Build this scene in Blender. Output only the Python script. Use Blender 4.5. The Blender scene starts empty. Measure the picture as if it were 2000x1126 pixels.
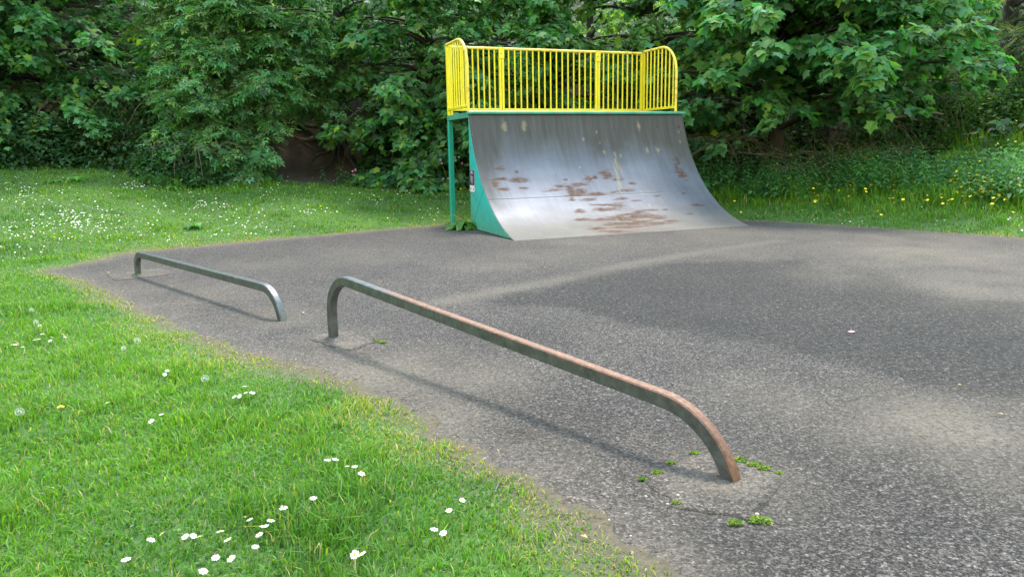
import bpy, math, random
import numpy as np
from mathutils import Matrix, Vector
S = bpy.context.scene
COL = S.collection
rng = np.random.default_rng(7)
random.seed(7)

# ------------------------------------------------------------------ camera, sky, sun, exposure
F_PX, PITCH, ROLL, EYE = 1462.41, .18272, .0174, 1.3
cam_d = bpy.data.cameras.new('camera'); cam = bpy.data.objects.new('camera', cam_d); COL.objects.link(cam)
_r0 = Vector((1, 0, 0)); _u0 = Vector((0, math.sin(PITCH), math.cos(PITCH))); _f = Vector((0, math.cos(PITCH), -math.sin(PITCH)))
_rt = _r0*math.cos(ROLL) - _u0*math.sin(ROLL); _up = _r0*math.sin(ROLL) + _u0*math.cos(ROLL)
cam.matrix_world = Matrix(((_rt.x, _up.x, -_f.x, 0), (_rt.y, _up.y, -_f.y, 0), (_rt.z, _up.z, -_f.z, EYE), (0, 0, 0, 1)))
cam_d.sensor_width = 36; cam_d.lens = 36*F_PX/2000; cam_d.clip_end = 600; cam_d.clip_start = .05
S.camera = cam
SUN_EL, SUN_AZ = math.radians(64), math.radians(10)        # azimuth from +Y towards +X
world = bpy.data.worlds.new('World'); S.world = world; world.use_nodes = True
_n = world.node_tree.nodes; _l = world.node_tree.links
sky = _n.new('ShaderNodeTexSky'); sky.sky_type = 'NISHITA'; sky.sun_disc = False
sky.sun_elevation = SUN_EL; sky.sun_rotation = SUN_AZ; sky.air_density = 3.0; sky.dust_density = .8; sky.ozone_density = 1.0
_l.new(sky.outputs[0], _n['Background'].inputs[0]); _n['Background'].inputs[1].default_value = .15
sun_d = bpy.data.lights.new('sun', 'SUN'); sun_d.energy = 1.5; sun_d.angle = math.radians(10); sun_d.color = (1, .95, .86)
sun = bpy.data.objects.new('sun', sun_d); COL.objects.link(sun)
_sd = Vector((math.sin(SUN_AZ)*math.cos(SUN_EL), math.cos(SUN_AZ)*math.cos(SUN_EL), math.sin(SUN_EL)))
sun.rotation_euler = _sd.to_track_quat('Z', 'Y').to_euler(); sun.location = (0, 0, 30)
S.view_settings.view_transform = 'Standard'; S.view_settings.look = 'None'; S.view_settings.gamma = 1
S.view_settings.exposure = 2.1
S.cycles.max_bounces = 8; S.cycles.diffuse_bounces = 4; S.cycles.transmission_bounces = 4
S.cycles.use_denoising = True

# ------------------------------------------------------------------ helpers
def tag(o, label=None, cat=None, group=None, kind=None):
    if label: o['label'] = label
    if cat: o['category'] = cat
    if group: o['group'] = group
    if kind: o['kind'] = kind
    return o

def link(name, me, parent=None, loc=None):
    o = bpy.data.objects.new(name, me); COL.objects.link(o)
    if parent: o.parent = parent
    if loc is not None: o.location = loc
    return o

def empty(name, loc=(0, 0, 0), rz=0):
    o = link(name, None, None, loc); o.rotation_euler = (0, 0, rz); o.empty_display_size = .2
    return o

def np_mesh(name, V, Fc, mats, tint=None, smooth=False, attrs=None, uv=None, midx=None):
    """mesh from arrays; Fc is (n,k) or a list of such arrays"""
    if not isinstance(Fc, (list, tuple)): Fc = [Fc]
    Fc = [np.asarray(f, np.int32) for f in Fc if len(f)]
    me = bpy.data.meshes.new(name)
    V = np.asarray(V, np.float32)
    nl = sum(f.size for f in Fc); nf = sum(len(f) for f in Fc)
    me.vertices.add(len(V)); me.vertices.foreach_set('co', V.ravel())
    me.loops.add(nl); li = np.concatenate([f.ravel() for f in Fc]); me.loops.foreach_set('vertex_index', li)
    me.polygons.add(nf)
    tot = np.concatenate([np.full(len(f), f.shape[1], np.int32) for f in Fc])
    st = np.concatenate([[0], np.cumsum(tot)[:-1]]).astype(np.int32)
    me.polygons.foreach_set('loop_start', st); me.polygons.foreach_set('loop_total', tot)
    if midx is not None: me.polygons.foreach_set('material_index', np.asarray(midx, np.int32))
    me.polygons.foreach_set('use_smooth', np.full(nf, smooth))
    if tint is not None:
        a = me.color_attributes.new('tint', 'FLOAT_COLOR', 'POINT')
        c = np.ones((len(V), 4), np.float32); c[:, :3] = tint; a.data.foreach_set('color', c.ravel())
    for k, v in (attrs or {}).items():
        a = me.attributes.new(k, 'FLOAT', 'POINT'); a.data.foreach_set('value', np.asarray(v, np.float32).ravel())
    if uv is not None:
        u = me.uv_layers.new(name='UVMap'); u.data.foreach_set('uv', np.asarray(uv, np.float32)[li].ravel())
    for m in (mats if isinstance(mats, (list, tuple)) else [mats]): me.materials.append(m)
    me.update(calc_edges=True); me.validate()
    return me

class MB:
    """collects boxes, tubes and faces into one mesh"""
    def __init__(s): s.v = []; s.f = []; s.m = []; s.cur = 0
    def add(s, vs, fs):
        b = len(s.v); s.v += [tuple(v) for v in vs]
        for f in fs: s.f.append([b+i for i in f]); s.m.append(s.cur)
        return s
    def box(s, lo, hi, bev=0.0):
        (x0, y0, z0), (x1, y1, z1) = lo, hi
        if bev <= 0:
            return s.add([(x0,y0,z0),(x1,y0,z0),(x1,y1,z0),(x0,y1,z0),(x0,y0,z1),(x1,y0,z1),(x1,y1,z1),(x0,y1,z1)],
                         [(3,2,1,0),(4,5,6,7),(0,1,5,4),(1,2,6,5),(2,3,7,6),(3,0,4,7)])
        b = bev; rings = []
        for z, i in ((z0, b), (z0+b, 0), (z1-b, 0), (z1, b)):
            rings.append([(x0+i+(b if not i else 0), y0+i, z), (x1-i-(b if not i else 0), y0+i, z), (x1-i, y0+i+(b if not i else 0), z), (x1-i, y1-i-(b if not i else 0), z),
                          (x1-i-(b if not i else 0), y1-i, z), (x0+i+(b if not i else 0), y1-i, z), (x0+i, y1-i-(b if not i else 0), z), (x0+i, y0+i+(b if not i else 0), z)])
        return s.rings(rings)
    def rings(s, rings, caps=True):
        n = len(rings[0]); vs = [p for r in rings for p in r]; fs = []
        for k in range(len(rings)-1):
            for i in range(n):
                j = (i+1) % n; fs.append((k*n+i, k*n+j, (k+1)*n+j, (k+1)*n+i))
        if caps: fs.append(tuple(range(n-1, -1, -1))); fs.append(tuple((len(rings)-1)*n+i for i in range(n)))
        return s.add(vs, fs)
    def tube(s, pts, rad, n=8, caps=True):
        P = [Vector(p) for p in pts]; rr = rad if hasattr(rad, '__len__') else [rad]*len(P)
        rings = []; ref = None
        for i, p in enumerate(P):
            d = (P[min(i+1, len(P)-1)]-P[max(i-1, 0)]).normalized()
            if ref is None: ref = d.orthogonal().normalized()
            ref = (ref-d*ref.dot(d)).normalized(); b = d.cross(ref)
            rings.append([p+(ref*math.cos(2*math.pi*k/n)+b*math.sin(2*math.pi*k/n))*rr[i] for k in range(n)])
        return s.rings(rings, caps)
    def mesh(s, name, mats, smooth=False):
        me = bpy.data.meshes.new(name); me.from_pydata(s.v, [], s.f)
        for m in (mats if isinstance(mats, (list, tuple)) else [mats]): me.materials.append(m)
        me.polygons.foreach_set('material_index', np.array(s.m, np.int32))
        me.polygons.foreach_set('use_smooth', np.full(len(s.f), smooth))
        me.update(); return me
    def build(s, name, mats, parent=None, smooth=False):
        me = s.mesh(name, mats, smooth)
        if smooth:
            me.set_sharp_from_angle(angle=math.radians(42))
        return link(name, me, parent)

def vnoise(x, y, seed=0):
    """smooth value noise in 0..1 on unit cells"""
    r = np.random.default_rng(seed).random((256, 256))
    xi = np.floor(x).astype(int); yi = np.floor(y).astype(int); fx = x-xi; fy = y-yi
    fx = fx*fx*(3-2*fx); fy = fy*fy*(3-2*fy)
    g = lambda a, b: r[a % 256, b % 256]
    return (g(xi, yi)*(1-fx)+g(xi+1, yi)*fx)*(1-fy)+(g(xi, yi+1)*(1-fx)+g(xi+1, yi+1)*fx)*fy
def fbm(x, y, seed=0, o=4):
    t = 0; a = .5; n = 0
    for k in range(o):
        t = t+a*vnoise(x*2**k, y*2**k, seed+k); n += a; a *= .55
    return t/n

# ------------------------------------------------------------------ materials
def new_mat(name):
    m = bpy.data.materials.new(name); m.use_nodes = True
    nt = m.node_tree; return m, nt, nt.nodes['Principled BSDF']
def N(nt, t, **kw):
    n = nt.nodes.new(t)
    for k, v in kw.items():
        if k in n.inputs: n.inputs[k].default_value = v
        else: setattr(n, k, v)
    return n
def tex_co(nt, kind='Object'):
    return N(nt, 'ShaderNodeTexCoord').outputs[kind]
def noise(nt, co, scale, detail=4, rough=.6, sc3=None):
    if sc3:
        mp = N(nt, 'ShaderNodeMapping'); mp.inputs['Scale'].default_value = sc3; nt.links.new(co, mp.inputs[0]); co = mp.outputs[0]
    n = N(nt, 'ShaderNodeTexNoise', Scale=scale, Detail=detail, Roughness=rough); nt.links.new(co, n.inputs['Vector']); return n.outputs['Fac']
def ramp(nt, fac, stops):
    r = N(nt, 'ShaderNodeValToRGB'); e = r.color_ramp.elements
    while len(e) < len(stops): e.new(.5)
    for i, (p, c) in enumerate(stops):
        e[i].position = p; e[i].color = (*c, 1) if hasattr(c, '__len__') else (c, c, c, 1)
    nt.links.new(fac, r.inputs[0]); return r.outputs[0]
def mix(nt, fac, a, b, mode='MIX'):
    m = N(nt, 'ShaderNodeMix', data_type='RGBA', blend_type=mode)
    for s, v in ((0, fac), (6, a), (7, b)):
        if hasattr(v, 'is_linked') or hasattr(v, 'node'): nt.links.new(v, m.inputs[s])
        elif s == 0: m.inputs[0].default_value = v
        else: m.inputs[s].default_value = (*v, 1)
    return m.outputs[2]
def math_n(nt, op, a, b=0.0, c=None):
    m = N(nt, 'ShaderNodeMath', operation=op)
    for s, v in ((0, a), (1, b)) + (((2, c),) if c is not None else ()):
        if hasattr(v, 'node'): nt.links.new(v, m.inputs[s])
        else: m.inputs[s].default_value = v
    return m.outputs[0]
def attr(nt, name):
    return N(nt, 'ShaderNodeAttribute', attribute_name=name)
def bump(nt, h, strength=.3, dist=.01):
    b = N(nt, 'ShaderNodeBump', Strength=strength, Distance=dist); nt.links.new(h, b.inputs['Height']); return b.outputs[0]

def simple(name, c1, c2, scale=8, rough=.6, metal=0, bmp=.0, bscale=60, sc3=None, spec=.5):
    m, nt, p = new_mat(name); co = tex_co(nt)
    f = noise(nt, co, scale, 5, .65, sc3)
    nt.links.new(ramp(nt, f, [(.32, c1), (.68, c2)]), p.inputs['Base Color'])
    p.inputs['Roughness'].default_value = rough; p.inputs['Metallic'].default_value = metal
    p.inputs['Specular IOR Level'].default_value = spec
    if bmp: nt.links.new(bump(nt, noise(nt, co, bscale, 4), bmp, .004), p.inputs['Normal'])
    return m

def leafy(name, trans=.3, rough=.5, spec=.35, gain=(1.6, 1.9, .7)):
    m, nt, p = new_mat(name)
    a = attr(nt, 'tint').outputs['Color']
    nt.links.new(a, p.inputs['Base Color']); p.inputs['Roughness'].default_value = rough
    p.inputs['Specular IOR Level'].default_value = spec
    t = N(nt, 'ShaderNodeBsdfTranslucent'); nt.links.new(mix(nt, 1, a, gain, 'MULTIPLY'), t.inputs[0])
    mx = N(nt, 'ShaderNodeMixShader'); mx.inputs[0].default_value = trans
    nt.links.new(p.outputs[0], mx.inputs[1]); nt.links.new(t.outputs[0], mx.inputs[2])
    nt.links.new(mx.outputs[0], nt.nodes['Material Output'].inputs[0])
    return m

M = {}
M['leaf'] = leafy('leaf', .42, .55, .30)
M['grass'] = leafy('grass_blade', .38, .5, .3, (1.5, 1.6, .6))
M['bark'] = simple('bark', (.022, .018, .015), (.062, .054, .045), 9, .9, 0, .6, 40, (1, 1, .25))
M['twig'] = simple('twig_bark', (.07, .058, .045), (.17, .145, .115), 14, .85, 0, .3, 60)
M['petal'] = simple('white_petal', (.58, .56, .57), (.74, .73, .72), 60, .6)
M['pollen'] = simple('yellow_pollen', (.62, .40, .02), (.80, .56, .03), 90, .7)
M['butter'] = simple('buttercup_petal', (.72, .55, .01), (.86, .68, .02), 50, .35)
M['pink'] = simple('pink_petal', (.50, .20, .36), (.68, .34, .50), 50, .6)
M['stalk'] = simple('green_stalk', (.06, .13, .02), (.12, .21, .05), 40, .6)
M['seed'] = simple('seed_fluff', (.55, .55, .52), (.74, .74, .71), 200, .9)
M['moss'] = simple('moss', (.10, .15, .012), (.26, .30, .03), 70, .9, 0, .6, 200)

# ground: soil under the grass, worn tan at the tarmac's edge, bare brown bank
def ground_mat():
    m, nt, p = new_mat('lawn_soil'); co = tex_co(nt)
    base = ramp(nt, noise(nt, co, 3, 6, .7), [(.3, (.030, .066, .010)), (.7, (.060, .125, .018))])
    dry = ramp(nt, noise(nt, co, 22, 5, .7), [(.3, (.055, .042, .026)), (.7, (.12, .092, .058))])
    c = mix(nt, attr(nt, 'edge').outputs['Fac'], base, dry)
    soil = ramp(nt, noise(nt, co, 7, 6, .7), [(.3, (.024, .016, .010)), (.7, (.055, .037, .025))])
    c = mix(nt, attr(nt, 'soil').outputs['Fac'], c, soil)
    nt.links.new(c, p.inputs['Base Color']); p.inputs['Roughness'].default_value = .95
    nt.links.new(bump(nt, noise(nt, co, 30, 6, .7), .7, .03), p.inputs['Normal']); return m
M['ground'] = ground_mat()

def tarmac_mat(name='tarmac', light=1.0):
    m, nt, p = new_mat(name); co = tex_co(nt)
    v = N(nt, 'ShaderNodeTexVoronoi', Scale=128, Randomness=1); nt.links.new(co, v.inputs['Vector'])
    sep = N(nt, 'ShaderNodeSeparateColor'); nt.links.new(v.outputs['Color'], sep.inputs[0])
    stone = ramp(nt, sep.outputs[0], [(0, .007*light), (.4, .021*light), (.78, .060*light), (.95, .084*light), (1, .125*light)])
    fine = noise(nt, co, 260, 3, .75)
    stone = mix(nt, .6, stone, ramp(nt, fine, [(.25, .3), (.5, 1.0), (.75, 2.0)]), 'MULTIPLY')
    stone = mix(nt, .75, stone, ramp(nt, noise(nt, co, 52, 3, .6), [(.32, .42), (.5, 1.0), (.68, 1.75)]), 'MULTIPLY')
    big = noise(nt, co, .55, 6, .62)
    mid = noise(nt, co, 4.5, 5, .6)
    tone = mix(nt, .85, ramp(nt, big, [(.3, (.72, .72, .74)), (.55, (1.0, .99, .98)), (.75, (1.22, 1.19, 1.14))]), ramp(nt, mid, [(.3, .82), (.7, 1.16)]), 'MULTIPLY')
    c = mix(nt, 1, stone, tone, 'MULTIPLY')
    c = mix(nt, 1, c, (1.24, 1.04, .945), 'MULTIPLY')
    lump = noise(nt, co, 24, 5, .8)
    c = mix(nt, 1, c, ramp(nt, lump, [(.34, .55), (.5, .98), (.66, 1.55)]), 'MULTIPLY')
    coarse = attr(nt, 'coarse').outputs['Fac']
    c = mix(nt, coarse, c, mix(nt, 1, mix(nt, 1, c, (.52, .52, .54), 'MULTIPLY'), ramp(nt, noise(nt, co, 26, 4, .7), [(.34, .28), (.5, .95), (.66, 1.9)]), 'MULTIPLY'))
    # tan silt lying between the stones
    dust = attr(nt, 'dust').outputs['Fac']
    dmask = math_n(nt, 'MULTIPLY', dust, ramp(nt, noise(nt, co, 34, 6, .78), [(.36, .05), (.62, 1.0)]))
    c = mix(nt, dmask, c, ramp(nt, noise(nt, co, 150, 3, .7), [(.3, (.088, .070, .052)), (.7, (.190, .156, .120))]))
    nt.links.new(c, p.inputs['Base Color']); p.inputs['Roughness'].default_value = .88
    p.inputs['Specular IOR Level'].default_value = .3
    h = mix(nt, .5, v.outputs['Distance'], fine)
    h = mix(nt, math_n(nt, 'MULTIPLY', coarse, .85), h, noise(nt, co, 30, 5, .75))
    b = N(nt, 'ShaderNodeBump', Distance=.016); nt.links.new(h, b.inputs['Height'])
    nt.links.new(math_n(nt, 'MULTIPLY_ADD', coarse, .5, .45), b.inputs['Strength'])
    nt.links.new(b.outputs[0], p.inputs['Normal']); return m
M['tarmac'] = tarmac_mat()
M['tarmac_patch'] = tarmac_mat('tarmac_patch', 1.12)
M['crack'] = simple('crack_soil', (.020, .016, .012), (.06, .047, .034), 40, .95)

def painted(name, c1, c2, rust=.0, rough=.42):
    m, nt, p = new_mat(name); co = tex_co(nt)
    c = ramp(nt, noise(nt, co, 5, 5), [(.3, c1), (.7, c2)])
    chip = ramp(nt, noise(nt, co, 13, 6, .72), [(.66-rust, 0), (.70-rust, 1)])
    c = mix(nt, math_n(nt, 'MULTIPLY', chip, .55), c, (.30, .16, .07))
    dirt = ramp(nt, noise(nt, co, 6, 5, .6, (6, 6, 1)), [(.45, 0), (.8, .35)])
    c = mix(nt, dirt, c, (c1[0]*.6, c1[1]*.6, c1[2]*.6))
    nt.links.new(c, p.inputs['Base Color']); p.inputs['Roughness'].default_value = rough
    nt.links.new(bump(nt, noise(nt, co, 35, 4), .08, .003), p.inputs['Normal']); return m
M['yellow'] = painted('yellow_paint', (.70, .56, .010), (.79, .67, .016), .05)
M['yellow_worn'] = painted('worn_yellow_paint', (.70, .52, .05), (.80, .64, .10), .12)
M['green'] = painted('green_paint', (.012, .28, .20), (.020, .35, .26), .0)
M['green_worn'] = painted('worn_green_paint', (.02, .24, .17), (.10, .33, .25), .12)

def panel_mat():
    m, nt, p = new_mat('green_panel_paint'); co = tex_co(nt)
    c = ramp(nt, noise(nt, co, 4, 5), [(.3, (.012, .36, .32)), (.7, (.024, .44, .41))])
    g = attr(nt, 'grime').outputs['Fac']
    k = math_n(nt, 'MULTIPLY', g, ramp(nt, noise(nt, co, 20, 5, .7, (1, 3, .5)), [(.35, 0), (.6, 1)]))
    c = mix(nt, k, c, (.10, .13, .05))
    fade = ramp(nt, noise(nt, co, 9, 4, .6, (1, 6, .6)), [(.5, 0), (.75, .35)])
    c = mix(nt, fade, c, (.10, .45, .36))
    nt.links.new(c, p.inputs['Base Color']); p.inputs['Roughness'].default_value = .5; return m
M['panel'] = panel_mat()

def galv_mat(name, rusty):
    m, nt, p = new_mat(name); co = tex_co(nt)
    c = ramp(nt, noise(nt, co, 14, 6, .65), [(.3, (.066, .069, .070)), (.7, (.138, .143, .145))])
    pat = ramp(nt, noise(nt, co, 40, 4, .6), [(.35, .8), (.65, 1.15)])
    c = mix(nt, .6, c, pat, 'MULTIPLY')
    r = attr(nt, 'rust').outputs['Fac']
    f = math_n(nt, 'ADD', r, math_n(nt, 'MULTIPLY_ADD', noise(nt, co, 16, 6, .72), .8, -.40))
    f = ramp(nt, f, [(.36, 0), (.62, 1)])
    rc = ramp(nt, noise(nt, co, 38, 5, .7), [(.3, (.070, .028, .014)), (.55, (.155, .066, .034)), (.75, (.23, .135, .09))])
    c = mix(nt, f, c, rc)
    nt.links.new(c, p.inputs['Base Color'])
    inv = math_n(nt, 'MULTIPLY_ADD', f, -.45, .60); nt.links.new(inv, p.inputs['Metallic'])
    nt.links.new(math_n(nt, 'MULTIPLY_ADD', f, .12, .40), p.inputs['Roughness'])
    nt.links.new(bump(nt, noise(nt, co, 90, 4), .15, .002), p.inputs['Normal']); return m
M['galv'] = galv_mat('galvanised_steel', 0)

def steel_mat():
    m, nt, p = new_mat('ramp_steel')
    uv = N(nt, 'ShaderNodeUVMap').outputs[0]
    streak = noise(nt, uv, 1, 6, .65, (48, 3.0, 1)); cloud = noise(nt, uv, 5, 6, .6)
    c = ramp(nt, streak, [(.25, (.108, .113, .140)), (.75, (.145, .152, .182))])  # steel streaks; blue cast in the base colour stands in for reflected sky
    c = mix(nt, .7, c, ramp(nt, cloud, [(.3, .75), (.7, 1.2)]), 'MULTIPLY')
    gr = attr(nt, 'grime').outputs['Fac']; c = mix(nt, gr, c, ramp(nt, streak, [(.25, (.046, .044, .043)), (.75, (.082, .080, .078))]))
    du = attr(nt, 'dust').outputs['Fac']; c = mix(nt, du, c, ramp(nt, cloud, [(.3, (.092, .079, .066)), (.7, (.134, .119, .101))]))
    ru = attr(nt, 'rust').outputs['Fac']
    rc = ramp(nt, noise(nt, uv, 1, 5, .7, (60, 45, 1)), [(.3, (.034, .017, .012)), (.5, (.068, .032, .020)), (.72, (.120, .068, .042))])
    c = mix(nt, ru, c, rc)
    dr = attr(nt, 'drop').outputs['Fac']; c = mix(nt, dr, c, (.22, .185, .12))
    nt.links.new(c, p.inputs['Base Color'])
    cov = math_n(nt, 'MAXIMUM', math_n(nt, 'MAXIMUM', ru, dr), math_n(nt, 'MAXIMUM', math_n(nt, 'MULTIPLY', du, .8), math_n(nt, 'MULTIPLY', gr, .75)))
    nt.links.new(math_n(nt, 'MULTIPLY_ADD', cov, -.50, .55), p.inputs['Metallic'])
    nt.links.new(math_n(nt, 'MULTIPLY_ADD', cov, .25, .50), p.inputs['Roughness'])
    p.inputs['Specular IOR Level'].default_value = .2
    nt.links.new(bump(nt, noise(nt, uv, 1, 4, .6, (150, 8, 1)), .06, .004), p.inputs['Normal']); return m
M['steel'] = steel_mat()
M['steel_edge'] = simple('steel_edge', (.45, .45, .44), (.62, .62, .60), 20, .45, .4)
M['dark_steel'] = simple('dark_deck_steel', (.07, .07, .07), (.13, .13, .125), 10, .6, .4)
M['bolt'] = simple('bolt_steel', (.05, .09, .08), (.12, .16, .15), 40, .5, .5)
M['sign_purple'] = simple('sign_purple', (.045, .012, .055), (.06, .018, .07), 20, .45)
M['sign_white'] = simple('sign_white', (.66, .66, .68), (.78, .78, .78), 30, .5)
M['sign_grey'] = simple('sign_border', (.22, .25, .26), (.30, .33, .34), 30, .5)
M['pink_plastic'] = simple('pink_plastic', (.70, .22, .48), (.85, .5, .68), 80, .35)
M['dead_leaf'] = simple('dead_leaf', (.24, .13, .05), (.46, .29, .12), 60, .8)
M['stone'] = simple('pebble', (.22, .20, .17), (.48, .44, .38), 60, .85)


# ------------------------------------------------------------------ terrain
EDGE=[(-5.49,8.65),(-5.36,9.4),(-5.22,10.41),(-3.2,11.97),(-1.1,13.59),(1.5,13.75),(4.38,13.26),(5.6,11.85),(6.98,10.13),(10.5,6.0),(10.5,-6),(1.6,-6),(1.2,-1.0),(0.62,1.2),(0.36,2.11),(0.10,2.62),(-0.28,3.12),(-0.64,3.67),(-1.33,4.44),(-2.38,5.36),(-3.54,6.68),(-4.6,7.9)]
def sstep(a,b,x):
    t=np.clip((x-a)/(b-a),0,1); return t*t*(3-2*t)
def sdist(x,y):
    """signed distance to the tarmac outline, positive outside"""
    P=np.array(EDGE); Q=np.roll(P,-1,0)
    d=np.full(np.shape(x),1e9); ins=np.zeros(np.shape(x),bool)
    for (ax,ay),(bx,by) in zip(P,Q):
        ex,ey=bx-ax,by-ay
        t=np.clip(((x-ax)*ex+(y-ay)*ey)/(ex*ex+ey*ey),0,1)
        d=np.minimum(d,np.hypot(x-ax-t*ex,y-ay-t*ey))
        c=((ay>y)!=(by>y))&(x<(bx-ax)*(y-ay)/(by-ay+1e-12)+ax)
        ins^=c
    return np.where(ins,-d,d)
def far_d(x,y):
    """metres beyond the far edges of the tarmac"""
    a=(x+5.22)*-.611+(y-10.41)*.792; b=(x-1.5)*.03+(y-13.7)*.9995; c=(x-4.38)*.775+(y-13.26)*.632
    return np.maximum(np.maximum(a,b),c)
def wood_d(x,y):
    """distance past the far edge, counted so that the wood begins at about 4.6 everywhere"""
    return far_d(x,y)-2.9*sstep(6.2,9.0,-np.asarray(x,float))
def T(x,y):
    x=np.asarray(x,float); y=np.asarray(y,float)
    d=far_d(x,y); dd=np.clip(d-.2,0,None)
    right=sstep(1.5,6,x)
    bank=sstep(4.6+.6*np.sin(x*.9),9.5,wood_d(x,y))*2.4*(1-.55*right)
    z=.165*np.minimum(dd,16)+bank+.30*np.clip(dd-9,0,22)
    s=sdist(x,y)
    z=z+np.where(s<-.40,-.05,-.004-.04*sstep(.0,-.22,s)*0+.03*sstep(-.02,.5,s)-.030*sstep(.22,.40,-s))
    z=z+sstep(.3,2,s)*(.02*np.sin(1.7*x+.6*y)+.015*np.sin(-1.1*x+2.3*y+1))
    return z

def wob(x, y):
    return .12*(vnoise(x*1.7+40, y*1.7+40, 21)-.5)+.10*(vnoise(x*6+90, y*6+90, 22)-.5)+.05*(vnoise(x*17+90, y*17+90, 23)-.5)
def sd(x, y): return sdist(x, y)+wob(x, y)

# ------------------------------------------------------------------ ground and tarmac
def axis(a, b, st, lo, hi, n):
    g = np.geomspace(st, 1, 2)  # noqa
    left = a-np.geomspace(st*2, a-lo, n)[::-1]; right = b+np.geomspace(st*2, hi-b, n)
    return np.concatenate([left, np.arange(a, b+1e-6, st), right])
gx = axis(-13, 15, .15, -150, 150, 14); gy = axis(.6, 24, .15, -110, 170, 14)
X, Y = np.meshgrid(gx, gy); Z = T(X, Y)
FD = wood_d(X, Y); SDg = sd(X, Y)
Z = Z+sstep(3.5, 6, FD)*(fbm(X*.9+50, Y*.9+50, 5)-.5)*.5
nx, ny = len(gx), len(gy)
idx = np.arange(nx*ny).reshape(ny, nx)
Q = np.stack([idx[:-1, :-1], idx[:-1, 1:], idx[1:, 1:], idx[1:, :-1]], -1).reshape(-1, 4)
edge_w = (1-sstep(.02, .10+.22*vnoise(X*2+9, Y*2+9, 3), SDg))
dirt = np.clip(1.25-np.hypot((X+4.75)/1.7, (Y-18.0)/2.0), 0, 1)*1.6
dirt = np.clip(dirt+(fbm(X*2, Y*2, 8)-.5)*.8*(dirt > 0), 0, 1)
wood = sstep(4.2, 5.4, FD)*.8
link('ground', np_mesh('ground', np.stack([X, Y, Z], -1).reshape(-1, 3), Q, M['ground'], smooth=True,
     attrs=dict(edge=edge_w, soil=np.maximum(dirt, wood))))['kind'] = 'structure'
bpy.data.objects['ground']['label'] = 'grassy ground rising from the tarmac to a wooded bank'

def ground_z(x, y):
    x = np.asarray(x, float); y = np.asarray(y, float)
    return T(x, y)+sstep(3.5, 6, wood_d(x, y))*(fbm(x*.9+50, y*.9+50, 5)-.5)*.5

tx = np.arange(-6.2, 11.2, .08); ty = np.concatenate([np.arange(-6.2, 1.2, .5), np.arange(1.2, 14.6, .08)])
X, Y = np.meshgrid(tx, ty); D = sd(X, Y)
keep = D < 0
quad = keep[:-1, :-1] | keep[:-1, 1:] | keep[1:, :-1] | keep[1:, 1:]
e = .01
GX = (sd(X+e, Y)-sd(X-e, Y))/(2*e); GY = (sd(X, Y+e)-sd(X, Y-e))/(2*e); gl = np.maximum(GX**2+GY**2, .05)
mv = np.clip(D, 0, .3)
Xs = X-np.where(D > 0, mv*GX/gl, 0); Ys = Y-np.where(D > 0, mv*GY/gl, 0)
Zs = np.where(D > -.12, -.012*sstep(-.12, .0, D), 0)+.006*(fbm(X*.8, Y*.8, 31)-.5)
idx = np.arange(X.size).reshape(X.shape)
Q = np.stack([idx[:-1, :-1], idx[:-1, 1:], idx[1:, 1:], idx[1:, :-1]], -1)[quad]
poly = np.array([(-.05, 6.47), (.9, 7.95), (2.2, 8.4), (3.29, 8.48), (3.6, 7.2), (3.45, 6.5), (4.3, 5.9), (3.6, 4.95), (3.0, 3.9), (2.5, 3.5), (2.1, 4.28), (1.39, 4.96), (.79, 5.67)])
def polysd(P, x, y):
    d = np.full(x.shape, 1e9); ins = np.zeros(x.shape, bool)
    for (ax, ay), (bx, by) in zip(P, np.roll(P, -1, 0)):
        ex, ey = bx-ax, by-ay; t = np.clip(((x-ax)*ex+(y-ay)*ey)/(ex*ex+ey*ey), 0, 1)
        d = np.minimum(d, np.hypot(x-ax-t*ex, y-ay-t*ey))
        ins ^= ((ay > y) != (by > y)) & (x < (bx-ax)*(y-ay)/(by-ay+1e-12)+ax)
    return np.where(ins, -d, d)
co = polysd(poly, X, Y)+(fbm(X*2.2+7, Y*2.2+7, 40)-.5)*.7
coarse = 1-sstep(-.10, .12, co)
for (a, b, r) in [(.23, 3.41, .45), (1.3, 2.9, .55), (.85, 2.2, .5), (.98, 7.03, .7), (2.06, 3.85, .4), (.1, 5.2, .5)]:
    coarse = np.maximum(coarse, .45*np.exp(-((X-a)**2+(Y-b)**2)/r**2)*(.4+1.2*fbm(X*3, Y*3, 41)))
dust = np.zeros(X.shape)
st = [(-.63, 6.43), (-.19, 6.87), (.52, 7.5), (1.48, 8.55), (2.62, 9.49), (3.7, 10.32)]
for (a, b), (c, d) in zip(st[:-1], st[1:]):
    t = np.clip(((X-a)*(c-a)+(Y-b)*(d-b))/((c-a)**2+(d-b)**2), 0, 1)
    dust = np.maximum(dust, .62*np.exp(-(((X-a-t*(c-a))**2+(Y-b-t*(d-b))**2)/.17**2)))
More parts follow.
